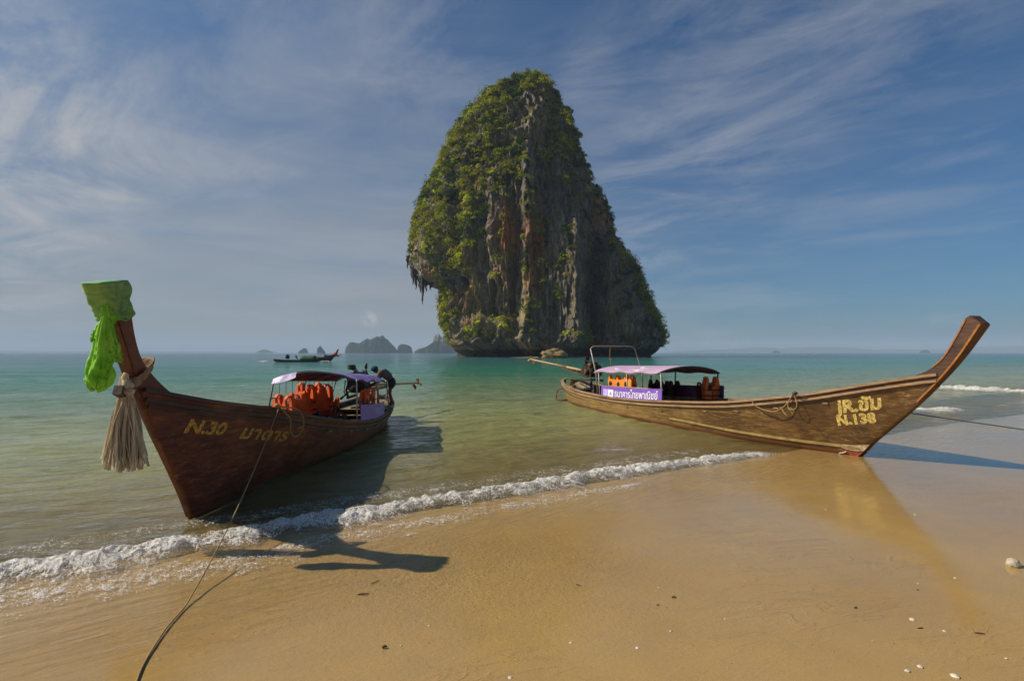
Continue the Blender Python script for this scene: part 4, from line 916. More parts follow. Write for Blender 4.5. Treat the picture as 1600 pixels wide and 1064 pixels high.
LF = Vector((-4.305, 7.28, 0)); LR = Vector((7.36, 11.54, 0))
Lang = math.atan2(-.9995, .03); Rang = math.atan2(-.944, .33)
def left_boat():
    root = empty('longtail_boat', LF, Lang)
    tag(root, 'dark red-brown wooden longtail boat with purple canopy, its high bow towards the beach', 'boat')
    front = [(0, -.04), (.10, .16), (1.0, 1.54), (1.18, 1.85), (1.29, 2.07)]
    B = Boat(root, [(-11.35, .03), (-11.3, .22), (-11.1, .42), (-10.7, .62), (-10.0, .82), (-9.0, .98), (-8, 1.08), (-6, 1.12), (-4.5, 1.05), (-3, .88), (-1.5, .60), (-.5, .40), (.3, .22), (.8, .11), (1.1, .07)],
             [(-11.4, .74), (-10.5, .62), (-9.3, .56), (-8.2, .53), (-7, .52), (-5.4, .60), (-4.2, .74), (-2.8, .97), (-2.1, 1.12), (-1.3, 1.30), (-.9, 1.37), (0, 1.53), (.73, 1.69), (1.2, 1.79)],
             [(-11.4, .02), (-11, .28), (-10, .62), (-8, .84), (-6.2, .85), (-4.5, .68), (-3.1, .43), (-2.1, .24), (-1.2, .14), (0, .045)],
             [(-11.4, .35), (-11, .0), (-10, -.16), (-7, -.22), (-3, -.20), (-1, -.10), (0, -.04)], front, -11.34, 1.08)
    B.hull(M['hull_l'], M['inner_d'])
    for sg in (-1, 1):
        B.sweep_side('gunwale', M['rail_l'], sg, .012, .11, .05, -.01, b=1.1)
        B.sweep_side('rub_rail', M['rail_l'], sg, -.10, .05, .045, .020, b=1.05)
        B.sweep_side('lower_rub_rail', M['rail_l'], sg, -.17, .03, .03, .014, b=1.0)
    poly = smooth_poly([(0.0, -.05), (.10, .16), (1.0, 1.54), (1.18, 1.85), (1.29, 2.07), (1.53, 2.53), (1.76, 2.88)], 26) + [(1.55, 2.945)] + smooth_poly([(1.39, 2.96), (1.31, 2.6), (1.22, 2.33), (1.10, 2.12), (.87, 1.92), (.55, 1.72), (.35, 1.62)], 22) + [(.25, 1.3), (-.1, .3), (-.12, -.05)]
    prism_ty(poly, .028, .115).build('stem_post', M['stem_l'], root, bevel=.012)
    MB().sweep([(1.22, -.02, 1.72), (1.40, 0.0, 1.80)], .09, .10).build('bow_peg', M['rail_l'], root)
    # fore deck and thwarts
    rows = [[Vector((t, y * (B.beam(t) - .05), B.sheer(t) - .06)) for y in (-1, -.5, 0, .5, 1)] for t in np.linspace(-.9, .75, 12)]
    MB().grid(rows).build('fore_deck', M['inner_d'], root)
    for k, t in enumerate((-2.2, -3.3, -4.4, -5.5, -6.6, -7.7, -8.8, -9.8)):
        b = B.beam(t) - .05; MB().box((t, 0, B.sheer(t) - .20), (.22, 2 * b, .035)).build('thwart', M['inner'], root)
    for t in np.arange(-10.4, -1.2, .55):
        for sg in (-1, 1):
            pts = [Vector((t, sg * (abs(B.side(t, z, sg).y) - .06), z)) for z in np.linspace(.14, B.sheer(t) - .02, 6)]
            MB().sweep(pts, .05, .05, up=(1, 0, 0)).build('rib', M['inner_d'], root)
    B.floor(M['inner'], .14, .75, 9)
    rows = [[Vector((t, y * (B.beam(t) - .05), B.sheer(t) - .10)) for y in (-1, -.5, 0, .5, 1)] for t in np.linspace(-11.2, -9.4, 12)]
    MB().grid(rows).build('stern_deck', M['inner'], root)
    # canopy
    def zr(t): return 1.60 + (t + 4.8) * .055
    ts = np.linspace(-9.0, -4.75, 22)
    def cp(t, a, dz=0):
        w = .84 + (t + 8.9) * .045; sag = .025 * math.sin((t + 9) * 2.9 + 1) * (1 - abs(a)); 
        return Vector((t + .06 * (1 - a * a), a * w * (1 if a > 0 else .80), zr(t) + .17 * (1 - abs(a) ** 2.0) - .03 * (a > .8) * (1 + math.sin(t * 4)) + sag + dz))
    MB().grid([[cp(t, a, .012) for a in np.linspace(-1, 1, 15)] for t in ts]).build('canopy', M['purple_roof'], root, smooth=True, recalc=False)
    MB().grid([[cp(t, a) for a in np.linspace(-1, 1, 15)] for t in ts]).build('canopy_lining', M['lining'], root, smooth=True, recalc=False)
    # front valance curl, lit at the corner
    MB().grid([[cp(-4.75, a, 0.012) + Vector((q * .10, 0, -q * .11 * (1 - .4 * math.cos(a * 5)))) for a in np.linspace(-1, -.35, 8)] for q in (0, .5, 1)]).build('canopy_flap', M['purple_roof'], root, smooth=True, recalc=False)
    for t in (-9.0, -7.9, -6.85, -5.8, -4.75): MB().tube([cp(t, a, -.02) for a in np.linspace(-1, 1, 13)], .016, 7).build('canopy_bow', M['metal_d'], root, smooth=True)
    for sg in (-1, 1): MB().tube([cp(t, sg * .98, -.02) for t in ts], .015, 6).build('canopy_rail', M['metal_d'], root, smooth=True)
    for sg, tl in ((1, (-4.75, -7.2, -8.9)), (-1, (-4.75, -6.6, -8.9))):
        for t in tl:
            b = B.side(t, B.sheer(t), sg).y - sg * .05; MB().tube([(t, b, B.sheer(t) - .25), (t, sg * (.82 + (t + 8.9) * .045) * (1 if sg > 0 else .80), zr(t))], .018, 8).build('canopy_post', M['metal'] if sg > 0 else M['metal_d'], root, smooth=True)
    for sg in (-1, 1): 
        if sg > 0: MB().tube([(t, .88, B.sheer(t) + .44) for t in (-8.9, -7.2)], .012, 6).build('hand_rail', M['metal_d'], root)
        MB().tube([(t, sg * .88, B.sheer(t) + .52) for t in ((-4.75, -8.9) if sg < 0 else (-4.75, -6.1))] if sg < 0 else [(-7.2, .90, B.sheer(-7.2) + .44), (-4.75, 1.0, B.sheer(-4.75) + .40)], .012, 6).build('hand_rail', M['metal_d'], root)
    # purple banners: near side between the posts and a strip at the far front
    fb = lambda u, v: Vector((-4.80 - u, B.side(-4.80 - u, B.sheer(-4.8 - u), 1).y + .015 - .02 * v, B.sheer(-4.80 - u) + .03 + v))
    MB().grid([[fb(u, v) for v in np.linspace(0, .36, 4)] for u in np.linspace(0, 2.4, 14)]).build('side_banner', M['banner'], root, recalc=False, solid=.006)
    lettering('scbeasy', .34, lambda x, y: fb(2.25 - x, y + .09) + Vector((0, .009, 0)), M['lilac'], root, offset=.006)
    MB().grid([[fb(u, v) + Vector((0, .010, 0)) for v in (0.04, .30)] for u in (2.1 - 1.95, 2.1 - 1.70)]).build('banner_print', M['lilac'], root, recalc=False) if False else None
    ff = lambda u, v: Vector((-4.80 - u, -(B.beam(-4.80 - u) - .0), B.sheer(-4.80 - u) + .03 + v))
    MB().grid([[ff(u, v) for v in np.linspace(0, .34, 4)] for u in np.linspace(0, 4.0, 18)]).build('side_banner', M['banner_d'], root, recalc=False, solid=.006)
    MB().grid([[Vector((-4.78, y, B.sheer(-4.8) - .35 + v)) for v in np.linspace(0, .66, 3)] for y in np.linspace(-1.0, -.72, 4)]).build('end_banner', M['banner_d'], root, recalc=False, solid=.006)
    # paint on the bow
    def onhull(t0_, z0_, slope, xs=1.0):
        def f(x, y):
            t = t0_ - x * xs; z = z0_ + y - slope * x * xs; return B.side(t, z, 1) + B.nrm(t, z, 1) * .006
        return f
    lettering('N.30', .235, onhull(.42, 1.20, .20, 1.5), M['paint_y'], root, offset=.010, shear=.35)
    lettering('\u0e21\u0e32\u0e14\u0e32\u0e23', .27, onhull(-.62, .965, .20, 1.7), M['paint_y'], root, offset=.010, shear=.35, space=1.12)
    lettering('5207', .13, onhull(-.75, 1.21, .2, 1.6), M['paint_f'], root, shear=.2, space=1.4)
    # engine, long shaft over the stern
    make_engine(root, (-9.75, -.15, .92), (-13.8, 1.05, 1.02), 1.25, 3, handle=(-7.6, -.10, .98), exhaust=(-9.95, -.02, 1.70))
    return root, B
LB, BL = left_boat()

def right_boat():
    root = empty('longtail_boat', LR, Rang)
    tag(root, 'brown wooden longtail boat with pink-purple canopy, bow run up on the wet sand', 'boat')
    front = [(0, 0), (.12, .12), (1.70, 1.72), (1.9, 2.0)]
    B = Boat(root, [(-14.45, .03), (-14.35, .28), (-14.1, .46), (-13.6, .66), (-12.8, .84), (-11, 1.04), (-8, 1.15), (-5, 1.15), (-3, 1.05), (-1.5, .85), (0, .52), (.7, .31), (1.25, .13), (1.6, .07)],
             [(-14.5, 1.0), (-14, .90), (-13, .78), (-12, .69), (-10.5, .63), (-8.6, .61), (-6.7, .66), (-5, .76), (-3, .91), (-1.5, 1.13), (-.7, 1.27), (.5, 1.55), (1.25, 1.72), (1.7, 1.80)],
             [(-14.5, .02), (-14, .20), (-13, .55), (-10.5, .92), (-8, 1.0), (-5.5, .95), (-3, .74), (-1.8, .50), (-1, .32), (0, .045)],
             [(-14.5, .55), (-14, .15), (-13, -.1), (-7, -.25), (-3, -.2), (-1, -.06), (0, -.03)], front, -14.42, 1.58)
    B.hull(M['hull_r'], M['inner'])
    for sg in (-1, 1):
        B.sweep_side('gunwale', M['rail_r'], sg, .015, .13, .05, -.02, b=1.6)
        B.sweep_side('rub_rail', M['rail_r'], sg, -.10, .055, .05, .022, b=1.6)
    # chine strake with flaking yellow paint
    for sg in (-1, 1):
        pts = [B.side(t, .21 + .02 * math.sin(t) + max(0, -t - 3) * .015, sg, .012) for t in np.linspace(-5.2, .10, 50)]
        MB().sweep(pts, .02, [.06][0]).build('chine_strake', M['chine'], root)
    poly = smooth_poly([(0.0, -.03), (.10, .08), (.6, .60), (1.2, 1.2), (1.68, 1.73), (1.98, 2.12), (2.34, 2.69)], 26) + [(2.17, 2.85)] + smooth_poly([(2.09, 2.80), (1.90, 2.41), (1.69, 2.08), (1.50, 1.91), (1.25, 1.78), (.95, 1.66)], 20) + [(.8, 1.3), (-.05, .25), (-.15, -.03)]
    prism_ty(poly, .040, .13).build('stem_post', M['stem_r'], root, bevel=.010)
    fe = smooth_poly([(1.25, 1.25), (1.68, 1.73), (1.98, 2.12), (2.33, 2.67)], 14); ww = lambda z: .04 + .09 * ((z + .03) / 2.88) ** 1.7
    for sg in (-1, 1):
        MB().sweep([(t - .015, sg * (ww(z) - .004), z + .012) for t, z in fe], .030, .035, up=(0, 1, 0)).build('edge_strip', M['edge_o'], root)
    be = smooth_poly([(2.095, 2.79), (1.90, 2.42), (1.69, 2.09), (1.52, 1.93)], 14)
    for sg in (-1, 1):
        MB().sweep([(t + .012, sg * (ww(z) - .002), z) for t, z in be], .024, .03, up=(0, 1, 0)).build('edge_strip', M['edge_o'], root)
    # painted shoe of the stem
    sh = MB()
    for sg in (-1, 1): sh.prism([(.02, .25), (.30, .30), (.16, .14), (-.02, .125), (-.24, .15), (-.20, .24)], lambda p, s_: B.side(p[0], p[1], sg, .012 + .006 * s_) if p[0] < .1 else Vector((p[0], sg * (.075 + .006 * s_), p[1])))
    sh.build('cream_paint_patch', M['cream'], root)
    sh = MB()
    for sg in (-1, 1): sh.prism([(.15, .12), (.02, .0), (-.25, -.02), (-.24, .125), (-.02, .10)], lambda p, s_: B.side(p[0], max(p[1], .0), sg, .010 + .006 * s_) if p[0] < .0 else Vector((p[0], sg * (.070 + .006 * s_), p[1])))
    sh.build('red_shoe', M['red_under'], root)
    for t in np.arange(-12.8, .2, .48):
        for sg in (-1, 1):
            top = B.sheer(t) - .015; lo = min(.18, top - .2)
            pts = [Vector((t, sg * (abs(B.side(t, z, sg).y) - .075), z)) for z in np.linspace(lo, top, 6)]
            MB().sweep(pts, .06, .07, up=(1, 0, 0)).build('rib', M['inner'], root)
    for t in (-.4, -1.5, -2.6, -3.7, -4.8, -5.9, -7, -8.1, -9.2):
        b = B.beam(t) - .06; MB().box((t, 0, B.sheer(t) - .22), (.24, 2 * b, .035)).build('thwart', M['inner'], root)
    B.floor(M['inner'], .15, .8, 9)
    rows = [[Vector((t, y * (B.beam(t) - .05), B.sheer(t) - .07)) for y in (-1, -.5, 0, .5, 1)] for t in np.linspace(.25, 1.5, 10)]
    MB().grid(rows).build('fore_deck', M['inner'], root)
    rows = [[Vector((t, y * (B.beam(t) - .05), B.sheer(t) - .30)) for y in (-1, -.5, 0, .5, 1)] for t in np.linspace(-14.1, -10.4, 12)]
    MB().grid(rows).build('stern_deck', M['inner_d'], root)
    MB().box((-10.15, 0, .72), (.06, 1.9, .5)).build('bulkhead', M['inner_d'], root)
    # canopy (visible side is local -Y)
    def zr(t): return 1.50 + (t + 9.6) * .020
    ts = np.linspace(-9.75, -5.65, 24)
    def cp(t, a, dz=0):
        return Vector((t + .05 * (1 - a * a), a * 1.16, zr(t) + .20 * (1 - abs(a) ** 2.1) - .02 * (abs(a) > .9) * (1 + math.sin(t * 5)) + dz))
    MB().grid([[cp(t, a, .012) for a in np.linspace(-1, 1, 15)] for t in ts]).build('canopy', M['pink_roof'], root, smooth=True, recalc=False)
    MB().grid([[cp(t, a) for a in np.linspace(-1, 1, 15)] for t in ts]).build('canopy_lining', M['lining'], root, smooth=True, recalc=False)
    # pale swirl printed on the roof
    def sw(cx, cy, r, a0, a1, w=.05): 
        out = [[], []]
        for k in range(15):
            an = a0 + (a1 - a0) * k / 14
            for j, rr in enumerate((r - w * math.sin(math.pi * k / 14), r + w * math.sin(math.pi * k / 14))):
                t = cx + rr * math.cos(an) * 1.5; a = cy + rr * math.sin(an); out[j].append(cp(t, a, .020))
        return out
    MB().grid(sw(-7.0, -.45, .22, 1.2, 5.6)).grid(sw(-7.0, -.5, .38, 4.0, 6.2, .03)).grid(sw(-8.4, -.5, .3, 3.6, 5.4, .03)).build('roof_print', M['white'], root, recalc=False)
    for t in (-9.75, -8.65, -7.6, -6.6, -5.65): MB().tube([cp(t, a, -.02) for a in np.linspace(-1, 1, 13)], .018, 7).build('canopy_bow', M['metal_d'], root, smooth=True)
    for sg in (-1, 1): MB().tube([cp(t, sg * .98, -.02) for t in ts], .017, 6).build('canopy_rail', M['metal'], root, smooth=True)
    for sg, tl in ((-1, (-5.5, -7.45, -9.4)), (1, (-5.7, -7.9, -9.4))):
        for t in tl:
            b = sg * (B.beam(t) - .06); MB().tube([(t, b, B.sheer(t) - .3), (t, sg * 1.13, zr(t))], .024, 8).build('canopy_post', M['metal'] if sg < 0 else M['metal_d'], root, smooth=True)
    for sg in (-1, 1): MB().tube([(t, sg * 1.13, zr(t) - .50) for t in (-5.4, -9.4)], .018, 7).build('hand_rail', M['metal'] if sg < 0 else M['metal_d'], root, smooth=True)
    fb = lambda u, v: Vector((-9.2 + u, -(B.beam(-9.2 + u) + .01 - .03 * v), B.sheer(-9.2 + u) + .02 + v))
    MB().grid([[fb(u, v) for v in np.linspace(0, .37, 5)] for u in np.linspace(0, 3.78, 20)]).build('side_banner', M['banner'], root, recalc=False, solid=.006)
    lettering('\u0e18\u0e19\u0e32\u0e04\u0e32\u0e23\u0e44\u0e17\u0e22\u0e1e\u0e32\u0e13\u0e34\u0e0a\u0e22\u0e4c', .335, lambda x, y: fb(1.0 + x, y + .045) + Vector((0, -.009, 0)), M['white'], root, offset=.003, space=1.0)
    MB().grid([[fb(u, v) + Vector((0, -.008, 0)) for v in (.03, .27)] for u in (.55, .92)]).build('logo_square', M['white'], root, recalc=False)
    MB().grid([[fb(u, v) + Vector((0, -.008, 0)) for v in (.03, .27)] for u in (.18, .53)]).build('logo_shade', M['lilac'], root, recalc=False)
    tri = [(.66, .07), (.735, .22), (.81, .07), (.77, .07), (.735, .14), (.70, .07)]
    mbt = MB(); mbt.add([fb(u, v) + Vector((0, -.014, 0)) for u, v in tri], [(0, 1, 4, 5), (1, 2, 3, 4)]); mbt.build('logo_leaf', M['banner'], root, recalc=False)
    fw_ = lambda u, v: Vector((-9.2 + u, B.beam(-9.2 + u), B.sheer(-9.2 + u) + .02 + v))
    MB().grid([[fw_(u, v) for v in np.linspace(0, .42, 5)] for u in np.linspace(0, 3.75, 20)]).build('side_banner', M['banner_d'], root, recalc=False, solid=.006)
    # hoop of bent pipe over the engine bay
    hp = [(-9.75, -.98, .62), (-9.85, -1.0, 1.45), (-10.32, -.98, 2.34), (-10.34, -.90, 2.42), (-10.34, -.80, 2.45), (-10.34, .80, 2.45), (-10.34, .90, 2.42), (-10.32, .98, 2.34), (-9.85, 1.0, 1.45), (-9.75, .98, .62)]
    MB().tube(hp, .024, 9).build('pipe_hoop', M['metal'], root, smooth=True)
    MB().tube([(-10.34, -.12, 2.45), (-10.34, -.13, 2.0), (-10.30, -.12, 1.9), (-10.2, -.15, 1.2)], .010, 6).ball((-10.33, -.10, 1.92), .04).build('hanging_cord', M['rope'], root, smooth=True)
    make_engine(root, (-12.2, .02, 1.12), (-17.2, -.75, 1.86), 1.25, 8, exhaust=None)
    cl = MB()                                               # bundled belts and old rope piled on the engine
    R_ = random.Random(4)
    for i in range(26):
        a = R_.uniform(0, 6.28); c0 = Vector((-12.1 + R_.uniform(-.35, .35), R_.uniform(-.2, .2), 1.55 + R_.uniform(-.1, .18))); r0 = R_.uniform(.08, .28)
        cl.tube([c0 + Vector((math.cos(a + q) * r0, math.sin(a + q) * r0 * .6, .5 * r0 * math.sin(q * 1.3 + i))) for q in np.linspace(0, 3.6, 8)], .016, 6)
    cl.build('hose_tangle', M['rope_d'], root, smooth=True)
    rg = MB(); 
    for y in (-.45, .35): rg.tube([(-14.1, y, .55), (-14.55, y, .52), (-14.75, y, .25), (-14.7, y, -.1)], .022, 7)
    rg.tube([(-14.55, -.45, .52), (-14.55, .35, .52)], .02, 7).box((-14.6, -.05, .02), (.5, .9, .03)); rg.build('boarding_step', M['rust'], root, smooth=True)
    # lettering on the bow, visible side -Y; reads toward the bow
    def onhull(t0_, z0_, slope):
        def f(x, y):
            t = t0_ + x; z = z0_ + y + slope * x; return B.side(t, z, -1) + B.nrm(t, z, -1) * .007
        return f
    lettering('JR.\u0e02\u0e31\u0e21', .36, onhull(-.14, .925, .21), M['paint_b'], root, offset=.016, shear=.1, space=1.0)
    lettering('N,138', .28, onhull(-.20, .655, .20), M['paint_b'], root, offset=.016, space=1.02)
    wm_ = MB(); f = onhull(-1.35, .78, .1)
    for a, b_, w in (((0, .18), (.10, -.05), .03), ((.17, .16), (.28, -.03), .018), ((.24, .17), (.33, .02), .012)):
        (x0, y0), (x1, y1) = a, b_; wm_.add([f(x0 - w, y0), f(x0 + w, y0), f(x1 + w, y1), f(x1 - w * .4, y1)], [(0, 1, 2, 3)])
    wm_.build('worn_paint_mark', M['paint_w'], root, recalc=False)
    return root, B
RB, BR = right_boat()

LM = Matrix.Translation(LF) @ Matrix.Rotation(Lang, 4, 'Z'); RM = Matrix.Translation(LR) @ Matrix.Rotation(Rang, 4, 'Z')
lw = lambda *p: LM @ Vector(p); rw = lambda *p: RM @ Vector(p)

# life jackets, left boat: hung along the far rail, more behind the near banner
for i, (t, z, sc, rr, lab) in enumerate([
        (-5.05, .92, 1.15, .1, 'orange life jacket nearest the bow, hung by the purple corner of the left boat'),
        (-5.9, 1.00, .95, -.3, 'orange life jacket second from the front in the left boat, turned edge on'),
        (-6.45, 1.10, 1.15, .2, 'orange life jacket hung highest in the row of the left boat'),
        (-7.15, 1.03, 1.05, -.2, 'orange life jacket fourth along the far rail of the left boat'),
        (-7.8, 1.03, 1.15, .15, 'orange life jacket with black pocket, hindmost of the far row in the left boat'),
        (-8.3, .74, .9, .5, 'orange life jacket slumped low at the end of the left boat row')]):
    v = make_vest(lw(t, -.70 + .05 * (i % 2), z - .08), Lang + math.pi / 2 + (0.35 if i % 2 else -.25) - .35, lab, M['orange'], sc, tilt=rr * .5)
    tag(v, group='life jackets in the left boat')
for i, (t, z, lab) in enumerate([(-6.1, 1.06, 'orange life jacket just above the blue-purple banner, nearest the front post'), (-6.75, 1.06, 'orange life jacket above the middle of the left boat banner'), (-7.35, 1.04, 'orange life jacket above the stern end of the left boat banner')]):
    v = make_vest(lw(t, .84, z - .05), Lang + math.pi + .1 * i, lab, M['orange'], .8); tag(v, group='life jackets in the left boat')
v = make_vest(lw(-4.9, .55, .60), Lang + .6, 'dark orange life jacket standing on the floor in front of the banner', M['shadowed'], 1.0, tilt=.3); tag(v, group='life jackets in the left boat')
# right boat
for i, (t, lab) in enumerate([(-8.75, 'light orange life jacket on the near rail closest to the stern of the right boat'), (-8.2, 'light orange life jacket in the middle of the three on the near rail'), (-7.7, 'light orange life jacket by the middle post above the lilac banner')]):
    v = make_vest(rw(t, -.86, 1.10 + .03 * (i == 2)), Rang + .45 - .15 * i, lab, M['orange2'], .85 if i < 2 else .9); tag(v, group='life jackets in the right boat')
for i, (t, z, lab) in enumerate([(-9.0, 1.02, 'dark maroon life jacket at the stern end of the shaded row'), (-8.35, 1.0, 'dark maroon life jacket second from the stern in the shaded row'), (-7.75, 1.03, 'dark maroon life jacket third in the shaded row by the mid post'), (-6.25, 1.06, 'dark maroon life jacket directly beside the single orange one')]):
    v = make_vest(rw(t, .98, z - .12), math.pi + .3 + .15 * (i % 2), lab, M['shadowed'], .85); tag(v, group='life jackets in the right boat')
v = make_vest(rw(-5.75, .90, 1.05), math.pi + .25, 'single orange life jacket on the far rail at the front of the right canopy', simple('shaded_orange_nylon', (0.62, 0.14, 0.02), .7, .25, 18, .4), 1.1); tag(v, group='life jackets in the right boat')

# small loose things on board
def lathe(name, prof, mat, loc, n=14, label=None, cat=None, parent=None):
    o = MB().grid([[Vector((r * math.cos(a), r * math.sin(a), z)) for a in [2 * math.pi * k / n for k in range(n)]] for r, z in prof], True).build(name, mat, parent, smooth=True)
    o.location = loc
    if label: tag(o, label, cat)
    return o
lathe('plastic_jug', [(0, 0), (.09, 0), (.10, .03), (.095, .2), (.04, .25), (.035, .29), (0, .29)], M['plastic_w'], rw(-12.8, -.62, .47), label='upright white plastic jug near the stern of the right boat', cat='jug')
lathe('plastic_bowl', [(0, 0), (.1, 0), (.19, .12), (.2, .13), (.18, .13), (.09, .02), (0, .02)], M['plastic_w'], rw(-12.0, -.72, .44), label='white plastic bowl on the engine deck of the right boat', cat='bowl')
MB().box((0, 0, 0), (.5, .4, .32)).build('bait_box', M['black'], None, bevel=.02).location = rw(-11.5, -.62, .55)
tag(bpy.data.objects['bait_box'], 'black plastic box beside the hoop in the right boat stern', 'box')
def crumpled(name, loc, size, mat, label, cat, seed):
    nu = 18; rows = []
    for i in range(nu):
        row = []
        for j in range(nu):
            x, y = (i / (nu - 1) - .5), (j / (nu - 1) - .5)
            z = float(fbm(x * 5 + seed, y * 5, seed=seed)) * .5 + .5 - (x * x + y * y) * 1.2
            row.append(Vector((x * size[0], y * size[1], max(z, 0) * size[2])))
        rows.append(row)
    o = MB().grid(rows).build(name, mat, None, smooth=True, recalc=False); o.location = loc; tag(o, label, cat); return o
crumpled('blue_tarpaulin', lw(-7.3, -.35, .19), (1.3, .9, .38), M['blue'], 'crumpled blue tarpaulin on the floor under the left canopy', 'tarpaulin', 5)

# hanging straps under the left canopy
for i, t in enumerate(np.linspace(-8.6, -5.0, 11)):
    o = MB().tube([lw(t, -.66 - (t + 8.9) * .03, 1.62 + (t + 4.8) * .05), lw(t + .03, -.66 - (t + 8.9) * .03, 1.28 + (t + 4.8) * .03)], .006, 5).build('hanging_string', M['black']); tag(o, 'thin dark string %s from the stern, hanging along the far edge of the left canopy' % ('first second third fourth fifth sixth seventh eighth ninth tenth eleventh'.split()[i]), 'string', 'strings under the left canopy')
o = MB().sweep([lw(-6.4, .35, 1.66), lw(-6.42, .36, 1.45), lw(-6.38, .33, 1.25), lw(-6.45, .36, 1.10)], .05, .015).sweep([lw(-6.42, .30, 1.5), lw(-6.48, .25, 1.2), lw(-6.40, .33, 1.12)], .03, .01).build('hanging_strap', M['black'])
tag(o, 'black knotted strap dangling from the middle of the left canopy', 'strap')

# ------------------------------------------------------------------ cloths tied on the left bow
def left_cloths():
    # wrap around the top of the stem
    root = empty('bow_cloth', lw(1.5, 0, 2.6)); tag(root, 'green cloth wrapped round the top of the left bow and knotted, end hanging free', 'cloth')
    fr = [(1.55, 2.53), (1.60, 2.62), (1.69, 2.75), (1.785, 2.895)]; re = [(1.30, 2.58), (1.325, 2.68), (1.36, 2.82), (1.39, 2.985)]
    inv = Matrix.Translation(-root.location)
    rows = []
    for k in range(30):
        q = k / 29; f = (interp(q * 3, [(i, p[0]) for i, p in enumerate(fr)]), interp(q * 3, [(i, p[1]) for i, p in enumerate(fr)])); r = (interp(q * 3, [(i, p[0]) for i, p in enumerate(re)]), interp(q * 3, [(i, p[1]) for i, p in enumerate(re)]))
        w = .118; row = []
        for j in range(64):
            a = 2 * math.pi * j / 64; cx, cy = math.cos(a), math.sin(a); m = (abs(cx) ** 5 + abs(cy) ** 5) ** (-1 / 5.0)
            u = .5 + .5 * cx * m; y = cy * m * w
            # folds radiating from the knot at the lower front
            ang = math.atan2(q * .5 - .06, 1.02 - u); fold = .018 * math.sin(ang * 22) * min(1, (1.05 - u) * 2 + .2) + .010 * math.sin(ang * 37 + 1)
            t = r[0] + (f[0] - r[0]) * u; z = r[1] + (f[1] - r[1]) * u
            bulge = 1 + .05 * math.sin(math.pi * q)
            t += cx * .016; y = y * bulge + math.copysign(1, cy) * (.010 + fold) * min(1, abs(cy) * 3)
            if k == 0: z += .012 * math.sin(j * .9)
            row.append(inv @ lw(t, y, z))
        rows.append(row)
    MB().grid(rows, True).build('cloth_wrap', M['green_wrap'], root, smooth=True, recalc=False, solid=.006)
    cap = [rows[-1], [p * 1.0 + (sum(rows[-1], Vector()) / 64 - p) * .5 + Vector((0, 0, .012)) for p in rows[-1]], [sum(rows[-1], Vector()) / 64 + Vector((0, 0, .012))] * 64]
    MB().grid(cap, True).build('cloth_top', M['green_sunlit'], root, smooth=True, recalc=False, solid=.004)
    K = lw(1.60, .06, 2.56)                                    # knot
    kn = MB()
    for i in range(5): 
        a = i * 1.3; kn.ball(inv @ (K + Vector((.035 * math.cos(a), -.02, .05 * math.sin(a) + .01))), (.05, .045, .045), i, .18, 12, 8)
    kn.build('cloth_knot', M['green_hang'], root, smooth=True)
    # frilled bunch and hanging bag of cloth
    def hang(z0, z1, cx0, cx1, wfun, seed, name, depth=.085, mat='green_hang', tip=.0):
        rows = []
        for k in range(70):
            q = k / 69; z = z0 + (z1 - z0) * q; cxx = cx0 + (cx1 - cx0) * q ** 1.2; w = wfun(q); row = []
            for j in range(48):
                a = 2 * math.pi * j / 48; fr_ = 1 + .16 * math.sin(a * 6 + seed + q * 2.0) * (.4 + q) + .10 * math.sin(a * 11 + seed * 2 - q * 5) + .28 * float(vnoise(a * 2.2 + seed, q * 7 + .3, seed=seed)) * q
                row.append(inv @ Vector((cxx + w * math.cos(a) * fr_, K.y - .05 + depth * (w / .12) ** .7 * math.sin(a) * fr_, z + .03 * float(vnoise(a * 3, q * 9, seed=seed + 1)) * q)) + Vector((float(vnoise(a * 5, q * 22, seed=seed + 5)), float(vnoise(a * 5, q * 22, seed=seed + 6)), float(vnoise(a * 5, q * 22, seed=seed + 8)))) * .022 * max(0, q - .25))
            rows.append(row)
        return MB().grid(rows, True).build(name, M[mat], root, smooth=True, recalc=False, solid=.004)
    kx = K.x
    hang(K.z + .01, K.z - .74, kx - .01, kx - .11, lambda q: interp(q, [(0, .03), (.08, .045), (.25, .07), (.5, .085), (.75, .115), (.9, .10), (.97, .06), (1, .02)]), 3, 'hanging_cloth')
    hang(K.z + .02, K.z - .44, kx + .01, kx + .07, lambda q: interp(q, [(0, .02), (.15, .04), (.6, .065), (1, .08)]), 6, 'cloth_tail', .05)
    hang(K.z + .02, K.z - .24, kx - .01, kx - .10, lambda q: interp(q, [(0, .02), (.3, .045), (.8, .07), (1, .05)]), 9, 'cloth_tail', .05)
    hang(K.z - .02, K.z + .14, kx, kx - .0, lambda q: interp(q, [(0, .03), (.4, .05), (1, .03)]), 12, 'cloth_frill', .04)
    # cream garland with tassel
    r2 = empty('tassel_garland', lw(1.2, 0, 1.9)); tag(r2, 'faded cream cloth tassel tied round the left bow stem, hanging to the water', 'garland')
    inv2 = Matrix.Translation(-r2.location)
    A, B_ = (1.245, 1.86), (.93, 2.08)                         # diagonal band from the front edge up to the back edge
    rows = []
    for k in range(7):
        o = (k / 6 - .5) * .13; row = []
        for j in range(48):
            a = 2 * math.pi * j / 48; cx, cy = math.cos(a), math.sin(a); m = (abs(cx) ** 5 + abs(cy) ** 5) ** (-1 / 5.0)
            u = .5 + .5 * cx * m; t = B_[0] + (A[0] - B_[0]) * u; z = B_[1] + (A[1] - B_[1]) * u
            t += cx * .012 - o * .35; z += o + .004 * math.sin(j * 2 + k); row.append(inv2 @ lw(t, cy * m * .102 + math.copysign(.008 + .004 * math.sin(k * 2.1 + j), cy), z))
        rows.append(row)
    MB().grid(rows, True).build('band', M['band'], r2, smooth=True, recalc=False, solid=.012)
